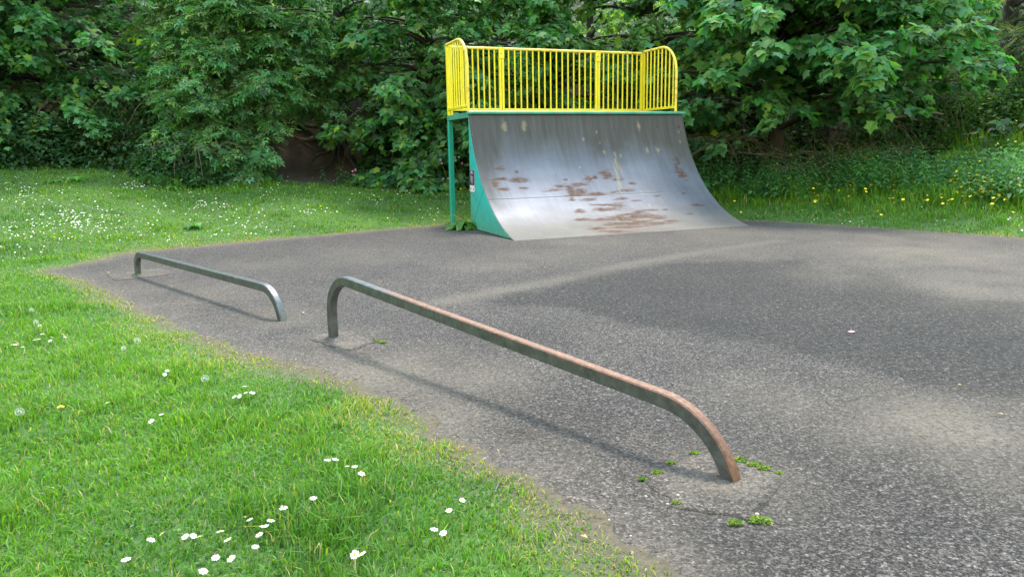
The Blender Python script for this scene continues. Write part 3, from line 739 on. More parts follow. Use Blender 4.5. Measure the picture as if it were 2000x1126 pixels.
    o = scatter('crown', template, PO[~single], TI[~single], NO[~single], SZ[~single], CO[~single], M[mat], root); o['kind'] = 'stuff'
    if parts:
        P, T_ = template; protos = []
        kk = np.where(single)[0]
        for j in range(6):
            me = np_mesh('leaf', P, T_, M[mat], tint=np.tile(CO[kk[j*7 % len(kk)]], (len(P), 1)), smooth=True); protos.append(me)
        R = frames(TI[kk], NO[kk])
        for j, i in enumerate(kk):
            lf = bpy.data.objects.new('leaf', protos[j % 6]); COL.objects.link(lf); lf.parent = root
            m4 = Matrix(R[j].tolist()).to_4x4(); m4 = Matrix.Translation(PO[i].tolist()) @ m4 @ Matrix.Scale(float(SZ[i]), 4); lf.matrix_world = m4
    return root

DG = (.074, .192, .074)      # sycamore green
YG = (.15, .27, .05)
SYC = dict(template=MAPLE, base=DG, young=YG, yfrac=.10, droop=.42, rise=.36, topr=.6, flat=.72)
grow_tree('sycamore_tree', 'broad dark sycamore at the left edge with drooping layered boughs over the lawn', -11.0, 18.4, 8.0, 3.9, .3, 185, size=.155, lowpow=1.15, seed=11, parts=300, sprays=18, per=16, below=.2, **SYC)
grow_tree('elder_tree', 'rounded elder bush with small leaflets and cream flower heads left of the bare bank', -5.95, 17.5, 5.6, 2.05, .1, 190, template=ELDER, size=.20, base=(.108, .235, .104), young=(.17, .30, .09), yfrac=.08, seed=12,
          trunk_r=.07, sprays=20, per=10, droop=.5, rise=.45, spread=.40, stems=4, bark='twig', limb_r=.018, topr=.75, flat=.8, var=.3, below=.35, lowpow=1.2)
grow_tree('sycamore_tree', 'sycamore on the bank whose low bough hangs over the tree roots, left of the ramp', -2.0, 18.9, 7, 3.0, .4, 125, size=.16, seed=13, parts=300, sprays=16, per=14, below=.2, **SYC)
grow_tree('sycamore_tree', 'sycamore directly behind the left half of the yellow guard rail', .9, 19.2, 7.5, 2.9, .2, 110, size=.16, seed=14, parts=200, sprays=16, per=14, **SYC)
grow_tree('sycamore_tree', 'paler sycamore behind the right half of the yellow guard rail', 3.6, 19.6, 7.5, 2.8, .2, 80, template=MAPLE, base=(.088, .200, .062), young=(.19, .32, .06), yfrac=.18, droop=.42, rise=.36, topr=.6, flat=.72, size=.16, seed=15, parts=200, sprays=15, per=14)
grow_tree('sycamore_tree', 'big leaved sycamore right of the ramp with boughs hanging to head height', 6.2, 17.6, 7.5, 4.2, .4, 210, lowpow=1.15, template=MAPLE, base=(.074, .196, .078), young=(.14, .29, .07), yfrac=.12, droop=.36, rise=.42, topr=.6, flat=.72, size=.205, seed=16, parts=300, sprays=16, per=13, below=.25, trunk_r=.2)

# the wood behind: looser broadleaved trees up the bank
BACK = [(-14.2, 19.5, (.028, .068, .022), 'dark tree beyond the leftmost sycamore, half out of the picture'),
        (-8.0, 20.6, (.05, .105, .022), 'mid green tree rising between the left sycamore and the elder bush'),
        (-6.2, 23.5, (.055, .11, .022), 'lighter tree on the slope far behind the elder bush'),
        (-3.6, 22.8, (.03, .07, .022), 'dark tree up the slope behind the exposed roots'),
        (-.4, 23.2, (.045, .10, .022), 'mid green tree up the slope behind the left guard rail hoop'),
        (2.6, 24.0, (.075, .14, .026), 'yellowish tree up the slope behind the middle of the guard rail'),
        (5.3, 23.2, (.085, .15, .028), 'bright yellow green tree glimpsed above the right guard rail hoop'),
        (9.2, 22.6, (.06, .12, .026), 'light green tree behind the thick dark trunk at right'),
        (12.0, 25.0, (.035, .085, .022), 'deep green tree behind the bramble slope at right'),
        (-11.5, 23.5, (.045, .10, .022), 'mid green tree far up the slope behind the leftmost sycamore'),
        (8.6, 27.0, (.07, .13, .026), 'pale green tree highest up the slope at right'),
        (14.0, 27.5, (.05, .11, .024), 'tree high on the slope behind the spruce'),
        (15.6, 22.5, (.05, .11, .024), 'green tree at the right edge behind the spruce')]
for i, (x, y, c, lab) in enumerate(BACK):
    grow_tree('broadleaf_tree', lab, x, y, 7.5, 2.7, .2, 40, template=OVATE, size=.20, base=(c[0]*2, c[1]*2, c[2]*2), young=(c[0]*3, c[1]*2.6, c[2]*2.2), yfrac=.2, seed=30+i, sprays=13, per=11,
              droop=.35, rise=.35, spread=.5, topr=.7, trunk_r=.13, hang=.3, group='trees up the wooded slope')

# ground cover: leaves lying over the bank, thin over the bare soil under the roots
def cover(name, label, n, region, template, size, base, var, dens, lift, seed, young=None, yf=0, flat=1.0):
    g = np.random.default_rng(seed); (xa, xb, ya, yb) = region
    x = g.uniform(xa, xb, n*4); y = g.uniform(ya, yb, n*4); k = g.random(n*4) < dens(x, y); x, y = x[k][:n], y[k][:n]; m = len(x)
    hgt = lift(x, y); z = ground_z(x, y)+hgt*g.random(m)**.6
    o = unit(np.stack([g.normal(0, 1, m), g.normal(-.5, 1, m), g.normal(-.3, .4, m)], -1))
    no = np.array([0, -.35, 1.0])*flat+g.normal(0, .45, (m, 3))
    ob = scatter(name, template, np.stack([x, y, z], -1), o, no, size*g.uniform(.6, 1.25, m), tints(m, base, var, young, yf, g)*(.7+.6*fbm(x*1.3+30, y*1.3+30, seed))[:, None], M['leaf'])
    tag(ob, label, name.replace('_', ' '), kind='stuff'); return ob
bare = lambda x, y: np.clip(1.3-np.hypot((x+4.75)/1.55, (y-18.0)/1.9), 0, 1) > .28
def d_ug(x, y):
    d = wood_d(x, y); lim = np.where(x > 3, 3.0, 4.5)+.5*np.sin(x*1.4)
    return (d > lim)*(d < 24)*np.where(bare(x, y), .0, 1)*np.clip(fbm(x*.8+3, y*.8+3, 51)*2.2-.35, .12, 1)
lift_ug = lambda x, y: .08+.75*np.clip(fbm(x*.7+9, y*.7+9, 52)*2-.6, 0, 1)
cover('undergrowth', 'dark leafy undergrowth of ivy and bramble covering the wooded bank', 24000, (-17, 21, 13.5, 36), IVY, .165, (.036, .098, .036), .35, d_ug, lift_ug, 61, (.05, .11, .03), .2)

# the tree with bared roots on the bank
rt = grow_tree('rooted_tree', 'dark trunk with bare roots spreading over the brown bank', -4.25, 19.3, 7.5, 2.4, 2.3, 34, template=OVATE, size=.14, base=(.04, .10, .036), young=(.08, .16, .035), yfrac=.08, seed=50,
               sprays=12, per=14, droop=.45, rise=.3, trunk_r=.19, topr=.7)
g = np.random.default_rng(4)
for k, (a, ln, r0) in enumerate([(-2.75, 1.25, .065), (-2.3, 1.0, .04), (-1.95, 1.1, .05), (-1.5, .95, .035), (-1.2, 1.2, .05), (-.75, 1.3, .055), (-.35, 1.5, .06), (-2.9, 1.9, .07), (-1.75, 1.5, .03)]):
    p = []; x, y = -4.25+.16*math.cos(a), 19.3+.16*math.sin(a)
    for t in np.linspace(0, 1, 9):
        z = float(ground_z(x, y))+.05*(1-t)+(.42*(1-t)**4)+.03*math.sin(7*t+k); p.append((x, y, z))
        a2 = a+.9*math.sin(4.2*t+k*1.7)*t; x += ln/8*math.cos(a2); y += ln/8*math.sin(a2)
    MB().tube(p, [r0*(1.15-.85*t) for t in np.linspace(0, 1, 9)], 7).build('root', M['twig'] if k in (7, 0) else M['bark'], rt, True)

grow_tree('old_tree', 'thick dark trunk standing above the big leaved sycamore at right', 7.75, 19.6, 11, 2.6, 4.4, 26, template=OVATE, size=.16, base=(.05, .12, .04), seed=51, trunk_r=.33, sprays=9, per=12, topr=.7)
grow_tree('old_tree', 'slender dark trunk seen through leaves just right of the guard rail', 4.78, 19.2, 9, 2.0, 4.0, 20, template=OVATE, size=.15, base=(.05, .12, .04), seed=52, trunk_r=.15, sprays=8, per=12, topr=.7)
grow_tree('spruce_tree', 'drooping spruce with pale new tips at the top right corner', 12.3, 19.2, 9, 2.9, 1.2, 46, template=SPRUCE, size=.36, base=(.055, .100, .045), young=(.22, .32, .07), yfrac=.22, seed=53, trunk_r=.2,
          sprays=14, per=12, droop=.55, rise=.18, hang=.7, spread=.5, topr=.45, flat=.5)

# cream flower heads on the elder
el = bpy.data.objects['elder_tree']; ecr = [o for o in el.children if o.name.startswith('crown')][0]
cv = np.empty(len(ecr.data.vertices)*3, np.float32); ecr.data.vertices.foreach_get('co', cv); cv = cv.reshape(-1, 3)
front = cv[(cv[:, 1] < 15.9) & (cv[:, 2] > 1.4)]; g = np.random.default_rng(9)
um = MB()
for k in range(26):
    a = g.uniform(0, 6.28); r = .07*math.sqrt(g.random()); c = np.array([r*math.cos(a), r*math.sin(a), .03-.8*r*r*9+g.normal(0, .004)]); s = .014
    um.add([c+np.array([s, 0, 0]), c+np.array([0, s, .003]), c+np.array([-s, 0, 0]), c+np.array([0, -s, .003])], [(0, 1, 2, 3)])
ume = um.mesh('flower_head', simple('elder_flower', (.45, .46, .32), (.66, .66, .5), 40, .7))
for i in g.choice(len(front), 26, replace=False):
    o = link('flower_head', ume, el, tuple(front[i]+np.array([0, -.04, .05]))); o.rotation_euler = (g.normal(.25, .3), g.normal(0, .3), g.uniform(0, 6)); s = g.uniform(.6, 1.1); o.scale = (s, s, s)

# half dead twiggy shrub under the big sycamore
sh = empty('twiggy_shrub'); tag(sh, 'brown twiggy half bare shrub under the big leaved sycamore at right', 'shrub')
g = np.random.default_rng(17); TW = []
bx, by = 6.95, 15.7
for k in range(120):
    a = g.uniform(0, 6.28); x, y = bx+g.normal(0, .45), by+g.normal(0, .3); z = float(ground_z(x, y)); L_ = g.uniform(.8, 2.0)
    d = np.array([math.cos(a)*.8, math.sin(a)*.5-.2, g.uniform(.35, 1.2)]); d /= np.linalg.norm(d); c = np.array([g.normal(0, .25), g.normal(0, .2), -.45])
    pts = [np.array([x, y, z])+d*L_*t+c*L_*t*t for t in np.linspace(0, 1, 6)]
    o = MB().tube(pts, [.010*(1-.75*t) for t in np.linspace(0, 1, 6)], 4).build('twig', M['twig'], sh); TW += [p for p in pts[2:]]
    for q in pts[2:5]:
        e = q+g.normal(0, .22, 3)
        MB().tube([q, (q+e)/2+g.normal(0, .02, 3), e], [.005, .004, .002], 3).build('twig', M['twig'], sh) if k % 2 else None; TW.append(e)
TW = np.array(TW); n = 1500; P = TW[g.integers(0, len(TW), n)]+g.normal(0, .09, (n, 3))
o = scatter('leaf_mass', OVATE, P, g.normal(0, 1, (n, 3))+np.array([0, -.3, -.4]), np.array([0, -.3, 1])+g.normal(0, .5, (n, 3)), .075*g.uniform(.6, 1.3, n), tints(n, (.035, .065, .02), .4, (.22, .17, .03), .14, g), M['leaf'], sh); o['kind'] = 'stuff'
b = MB().tube([(8.35, 16.7, 1.83), (8.75, 16.6, 1.93), (9.1, 16.6, 1.96), (9.45, 16.7, 1.90)], [.03, .035, .03, .02], 7).build('fallen_branch', M['twig'], None, True)
tag(b, 'pale bare branch lying in the scrub on the right slope', 'branch')
b = MB().tube([(11.2, 17.2, 2.95), (11.7, 17.1, 2.65), (12.3, 17.2, 2.35)], [.09, .08, .075], 9).build('fallen_log', M['bark'], None, True)
tag(b, 'dark fallen log slanting down the bank at the right edge', 'log')

# brambles and nettles
def bramble(label, cx, cy, rx, ry, h, n, base, seed, tp=OVATE, size=.10, young=None):
    g = np.random.default_rng(seed); root = empty('bramble_bush'); tag(root, label, 'bush', 'bramble bushes along the wood edge')
    for k in range(14):
        a = g.uniform(0, 6.28); x, y = cx+g.normal(0, rx*.3), cy+g.normal(0, ry*.3); z = float(ground_z(x, y)); L_ = rx*g.uniform(.8, 1.3)
        MB().tube([(x+math.cos(a)*L_*t, y+math.sin(a)*L_*t*ry/rx, z+h*1.15*math.sin(math.pi*min(t*.85+.08, 1))) for t in np.linspace(0, 1, 8)], [.009*(1-.7*t) for t in np.linspace(0, 1, 8)], 4).build('stem', M['twig'], root)
    v = unit(g.normal(0, 1, (n, 3))); v[:, 2] = np.abs(v[:, 2]); rad = (.55+.5*g.random(n)**.5)*(1+.35*(fbm(v[:, 0]*2.2+5, v[:, 1]*2.2+v[:, 2]*2+5, seed)-.5))
    x = cx+v[:, 0]*rx*rad; y = cy+v[:, 1]*ry*rad; z = ground_z(x, y)+v[:, 2]*h*rad+.02
    o = unit(v+g.normal(0, .4, (n, 3)))+np.array([0, 0, -.4])
    c = scatter('foliage', tp, np.stack([x, y, z], -1), o, np.array([0, -.2, .9])+v*.8+g.normal(0, .35, (n, 3)), size*g.uniform(.6, 1.2, n), tints(n, base, .3, young, .12, g), M['leaf'], root); c['kind'] = 'stuff'
BB = [('dark bramble mound at the foot of the leftmost sycamore', -10.8, 15.9, 1.8, .8, 1.15, 4200), ('dark bramble mound left of the elder bush', -8.3, 16.4, 1.7, .8, 1.25, 4200),
      ('ivy covered bramble right of the exposed roots', -2.45, 17.9, 1.15, .7, 1.1, 3200), ('dark bramble between the roots and the green ramp post', -1.25, 17.6, .9, .6, .9, 2400),
      ('bramble in the shade just right of the ramp', 4.6, 16.6, 1.1, .6, .9, 2600), ('bramble mound behind the twiggy shrub', 8.0, 16.9, 1.0, .6, .75, 2400),
      ('bramble on the slope beyond the buttercups', 9.8, 17.3, 1.3, .9, .9, 3000), ('tall bramble at the right edge under the spruce', 11.6, 16.6, 1.3, .9, 1.05, 3200),
      ('upper bramble on the bank below the fallen log', 10.6, 19.0, 1.6, .9, 1.0, 3000), ('leafy bush half way up the right slope', 9.2, 18.3, 1.2, .8, 1.0, 2600), ('rounded bush on the right slope below the spruce', 12.6, 17.6, 1.4, .9, 1.1, 2800), ('bush at the back of the hollow under the big leaved sycamore', 6.2, 19.0, 1.8, .8, 1.1, 2600), ('bramble near the elder foot by the bare soil', -6.7, 15.5, 1.0, .45, .7, 2000)]
for i, (lab, cx, cy, rx, ry, h, n) in enumerate(BB):
    right = cx > 8
    bramble(lab, cx, cy, rx, ry, h, n, (.055, .125, .038) if right else (.034, .090, .036), 70+i, size=.11 if right else .12, young=(.12, .21, .05) if right else (.07, .14, .04), tp=IVY if 'ivy' in lab else OVATE)

def nettles(name, label, region, n, dens, seed, hmin, hmax, base):
    g = np.random.default_rng(seed); (xa, xb, ya, yb) = region
    x = g.uniform(xa, xb, n*6); y = g.uniform(ya, yb, n*6); k = g.random(n*6) < dens(x, y); x, y = x[k][:n], y[k][:n]; m = len(x)
    z = ground_z(x, y); h = g.uniform(hmin, hmax, m); lx, ly = g.normal(0, .12, m), g.normal(-.05, .12, m)
    P, TI, NO, SZ = [], [], [], []
    for j in range(7):
        u = .3+.7*j/6
        for s in (0, math.pi):
            a = s+j*math.pi/2+x*7; d = np.stack([np.cos(a), np.sin(a), -.35+0*a], -1)
            P.append(np.stack([x+lx*h*u, y+ly*h*u, z+h*u], -1)); TI.append(d); NO.append(np.array([0, -.1, 1.])+d*.3+g.normal(0, .2, (m, 3))); SZ.append(.20*(1.15-.75*u)*g.uniform(.8, 1.2, m)*(h/hmax))
    P, TI, NO, SZ = map(np.concatenate, (P, TI, NO, SZ))
    o = scatter(name, LANCE, P, TI, NO, SZ, tints(len(P), base, .22, (.10, .19, .05), .12, g), M['leaf'])
    tag(o, label, 'nettles', kind='stuff')
nett = lambda x, y: ((far_d(x, y) > 1.6+.35*np.sin(x*2.1)) & (far_d(x, y) < 3.7))*np.clip(fbm(x*1.2+2, y*1.2+2, 77)*2.6-.6, .05, 1)*(np.hypot((x-9.4)/.5, (y-14.6)/1.6) > 1)
nettles('nettles', 'bed of nettles along the wood edge right of the ramp', (3.4, 13.5, 11, 18), 1300, nett, 5, .35, .8, (.072, .185, .060))
nettles('nettles', 'low nettles fringing the dark wood edge on the left', (-13, -.2, 12, 19), 700, lambda x, y: ((wood_d(x, y) > 4.1+.3*np.sin(x*2)) & (wood_d(x, y) < 5.0) & ~bare(x, y))*1.0, 6, .2, .45, (.050, .125, .040))

# ------------------------------------------------------------------ grass
def grass(name, label, n, rmin, rmax, aspan, seed, hfun, keepf, dens, width=1.0):
    g = np.random.default_rng(seed)
    # radial distribution following the wanted blades per square metre
    rr = np.linspace(rmin, rmax, 400); pdf = dens(rr)*rr; cdf = np.cumsum(pdf); cdf /= cdf[-1]
    r = np.interp(g.random(n), cdf, rr); a = g.uniform(-aspan-.45, aspan, n); u_ = (a > -aspan) | ((r < 7) & (g.random(n) < .5)); r, a = r[u_], a[u_]; x, y = r*np.sin(a), r*np.cos(a)
    s = sd(x, y); k = keepf(x, y, s); x, y, r, s = x[k], y[k], r[k], s[k]; m = len(x)
    z = ground_z(x, y)-.004; h = hfun(x, y, s, g)
    clump = fbm(x*3.2+11, y*3.2+11, seed, 3); patchy = fbm(x*.9+5, y*.9+5, seed+1, 4); dry = np.clip(1-sstep(.02, .10+.75*np.clip(patchy*2-.75, 0, 1), s), 0, 1)*np.clip(.25+1.1*patchy, 0, 1)
    h = h*(.45+.7*clump+1.1*np.clip(clump-.52, 0, 1)*3)*g.uniform(.6, 1.25, m)
    w = (.0030+.0011*r**.85)*g.uniform(.6, 1.3, m)*width
    az = g.uniform(0, 2*math.pi, m)+0; lean = np.abs(g.normal(.62, .42, m)); d = np.stack([np.cos(az), np.sin(az)], -1)
    fa = az+math.pi/2+g.normal(0, .5, m); sx, sy = np.cos(fa)*w/2, np.sin(fa)*w/2
    mid = np.stack([x+d[:, 0]*h*lean*.35, y+d[:, 1]*h*lean*.35, z+h*.62], -1); top = np.stack([x+d[:, 0]*h*lean, y+d[:, 1]*h*lean, z+h*(1-.18*lean)], -1)
    b = np.stack([x, y, z], -1); o = np.stack([sx, sy, 0*sx], -1)
    V = np.stack([b-o, b+o, mid+o*.8, mid-o*.8, top], 1).reshape(-1, 3)
    i0 = np.arange(m)*5
    Q_ = np.stack([i0, i0+1, i0+2, i0+3], -1); T3 = np.stack([i0+3, i0+2, i0+4], -1)
    green = np.array([.118, .250, .018]); deep = np.array([.055, .150, .016]); yel = np.array([.24, .29, .035]); straw = np.array([.36, .29, .14])
    t = np.clip(patchy*1.9-.45+g.normal(0, .18, m), 0, 1)[:, None]; c = deep*(1-t)+green*t
    ky = (g.random(m) < .05+.6*dry)[:, None]; c = np.where(ky, yel, c); ks = (g.random(m) < .015+.30*dry)[:, None]; c = np.where(ks, straw, c)
    c = np.clip(c*(1+.16*g.normal(size=(m, 1)))*(1+.07*g.normal(size=(m, 3))), .005, .6)
    ob = link(name, np_mesh(name, V, [Q_, T3], M['grass'], tint=np.repeat(c, 5, 0), smooth=True)); tag(ob, label, 'grass', kind='stuff'); return ob
def h_lawn(x, y, s, g):
    d = wood_d(x, y); right = (x > 2.5)&(d > .1)
    hh = .028+.022*sstep(.05, .6, s)
    hh = np.where(right, .05+.20*sstep(.3, 2.2, d), hh)
    return np.where((x < 2.5)&(d > 3.4), hh+.16*sstep(3.4, 5.0, d), hh)
thin = lambda x, y, s: (s > -.05) & (np.random.default_rng(1).random(len(x)) < .22+.78*sstep(-.05, .03+.15*vnoise(x*3, y*3, 9), s)) & ~((far_d(x, y) > 3.9) & bare(x, y)) & (wood_d(x, y) < np.where(x > 2.5, np.where(x/np.maximum(y, 1) > .56, 9, 3.3), 5.4))
grass('grass', 'short bright lawn grass with longer tufts towards the wood', 570000, 1.0, 21, .78, 101, h_lawn, thin, lambda r: np.where(r < 3.0, 1.0, (3.0/r)**1.45))

# clover and other small round leaves mixed into the near turf
g = np.random.default_rng(404); n = 40000
r = np.sqrt(g.uniform(1.2, 49, n)); a = g.uniform(-.78, .3, n); x, y = r*np.sin(a), r*np.cos(a); s_ = sd(x, y)
k = (s_ > .12) & (g.random(n) < np.clip(fbm(x*1.9+70, y*1.9+70, 405)*3.2-1.45, 0, 1)); x, y = x[k][:7000], y[k][:7000]; m = len(x)
o = scatter('clover', OVATE, np.stack([x, y, ground_z(x, y)+g.uniform(.008, .032, m)], -1), np.stack([g.normal(0, 1, m), g.normal(0, 1, m), g.normal(0, .2, m)], -1), np.array([0, -.1, 1.0])+g.normal(0, .3, (m, 3)), g.uniform(.010, .021, m), tints(m, (.050, .155, .032), .25, (.12, .22, .05), .15, g), M['grass'])
tag(o, 'clover and small round leaved weeds low in the near turf', kind='stuff')

# ------------------------------------------------------------------ flowers
def daisy_meshes():
    g = np.random.default_rng(2)
    st = MB(); st.tube([(0, 0, -.055), (.003, .002, -.02), (0, 0, 0)], [.0011, .001, .0014], 5)
    pt = MB(); R = .0135
    for k in range(15):
        a = 2*math.pi*k/15+g.normal(0, .05); r = R*g.uniform(.88, 1.08); w = .0021; z = .0018+g.normal(0, .0006)
        ca, sa = math.cos(a), math.sin(a); P = lambda u, v, h: (u*ca-v*sa, u*sa+v*ca, h)
        pt.add([P(.003, -w*.5, .001), P(r*.7, -w, z), P(r, 0, z-.0008), P(r*.7, w, z), P(.003, w*.5, .001)], [(0, 1, 2, 3, 4)])
    ce = MB(); ce.rings([[(q*math.cos(t), q*math.sin(t), h) for t in np.linspace(0, 2*math.pi, 11)[:-1]] for q, h in ((.0046, .0015), (.0040, .0032), (.002, .0042))])
    far = MB(); far.cur = 0
    n = 9; ring = []
    for k in range(n*2): a = math.pi*k/n; r = .0165 if k % 2 == 0 else .0125; ring.append((r*math.cos(a), r*math.sin(a), .001))
    far.add([(0, 0, .003)]+ring, [(0, 1+k, 1+(k+1) % (2*n)) for k in range(2*n)])
    far.cur = 1; far.rings([[(q*math.cos(t), q*math.sin(t), h) for t in np.linspace(0, 2*math.pi, 7)[:-1]] for q, h in ((.0055, .003), (.003, .0065))])
    far.cur = 2; far.add([(-.001, 0, -.05), (.001, 0, -.05), (.001, 0, 0), (-.001, 0, 0)], [(0, 1, 2, 3)])
    return (st.mesh('daisy', M['stalk'], True), pt.mesh('petals', M['petal']), ce.mesh('flower_centre', M['pollen'], True), far.mesh('daisy', [M['petal'], M['pollen'], M['stalk']]))
D_ST, D_PT, D_CE, D_FAR = daisy_meshes()
g = np.random.default_rng(33)
def near_daisy(x, y, label, group):
    z = float(ground_z(x, y))+g.uniform(.045, .062)
    o = link('daisy', D_ST, None, (x, y, z)); tag(o, label, 'daisy', group)
    o.rotation_euler = (g.normal(.28, .22), g.normal(0, .22), g.uniform(0, 6.28)); s = g.uniform(.85, 1.2); o.scale = (s, s, s)
    for nm, me in (('petals', D_PT), ('flower_centre', D_CE)):
        c = bpy.data.objects.new(nm, me); COL.objects.link(c); c.parent = o
D1 = [(-0.758,2.854),(-0.729,2.864),(-0.667,2.799),(-0.632,2.774),(-0.595,2.72)]
D1b = [(-0.729,2.516),(-0.825,2.462),(-0.807,2.422),(-0.929,2.387),(-0.903,2.357),(-0.836,2.322),(-0.824,2.332),(-0.836,2.253),(-0.838,2.303),(-0.824,2.178),(-0.975,2.283),(-0.93,2.228),(-1.159,2.268),(-1.177,2.228),(-1.074,2.247),(-1.051,2.253),(-1.033,2.257),(-0.926,2.118),(-0.878,2.118),(-0.934,2.043),(-1.207,2.127)]
D1c = [(-0.478,2.128),(-0.5,2.128)]; D1d = [(-0.268,2.262),(-0.236,2.242)]; D1e = [(-0.232,2.42),(-0.192,2.503)]
D2 = [(-1.431,3.674),(-1.453,3.654),(-1.394,3.734),(-1.365,3.749),(-1.446,3.868),(-1.41,3.689)]
D2b = [(-2.005,4.186),(-1.993,4.126)]; D2c = [(-1.713,3.469),(-1.716,3.374)]; D2d = [(-2.143,3.727),(-2.069,3.647)]
D3 = [(-3.282,5.041),(-3.312,5.135),(-3.171,4.991),(-3.223,5.096),(-3.158,5.101),(-3.304,5.031),(-3.335,4.877),(-3.333,4.837),(-3.236,4.802),(-3.508,5.424),(-3.116,5.071)]
for lst, lab, gr in ((D1, 'white daisy of the short row below the rusty rail', 'row of daisies near the lawn edge'),
                     (D1b, 'white daisy in the loose drift at the bottom of the near lawn', 'daisy drift at the bottom of the near lawn'),
                     (D1c, 'white daisy in the touching pair right of the bottom drift', 'touching pair of daisies'),
                     (D1d, 'white daisy in the pair nearest the tarmac edge at the bottom', 'pair of daisies by the tarmac'),
                     (D1e, 'small daisy between the long arching grass blades', 'small daisies in the long grass blades'),
                     (D2, 'white daisy in the small clump beside the dandelion clock', 'daisy clump beside the dandelion clock'),
                     (D2b, 'white daisy in the pair below the far dandelion clock', 'pair of daisies below a dandelion clock'),
                     (D2c, 'white daisy in the separate pair left of the small clump', 'separate pair of daisies'),
                     (D2d, 'small daisy in the pair near the single yellow dandelion', 'pair of daisies near the dandelion'),
                     (D3, 'small white daisy in the scattered patch at the left edge of the near lawn', 'daisy patch at the left edge')):
    od = sorted(lst); nn = len(od); WD = {1: [''], 2: ['left hand ', 'right hand ']}.get(nn, ['leftmost ', 'second from left ', 'third from left ', 'fourth from left ', 'fifth from left ', 'sixth from left '] if nn < 7 else ['']*nn)
    for (x, y), wd in zip(od, WD): near_daisy(x, y, wd+lab, gr)
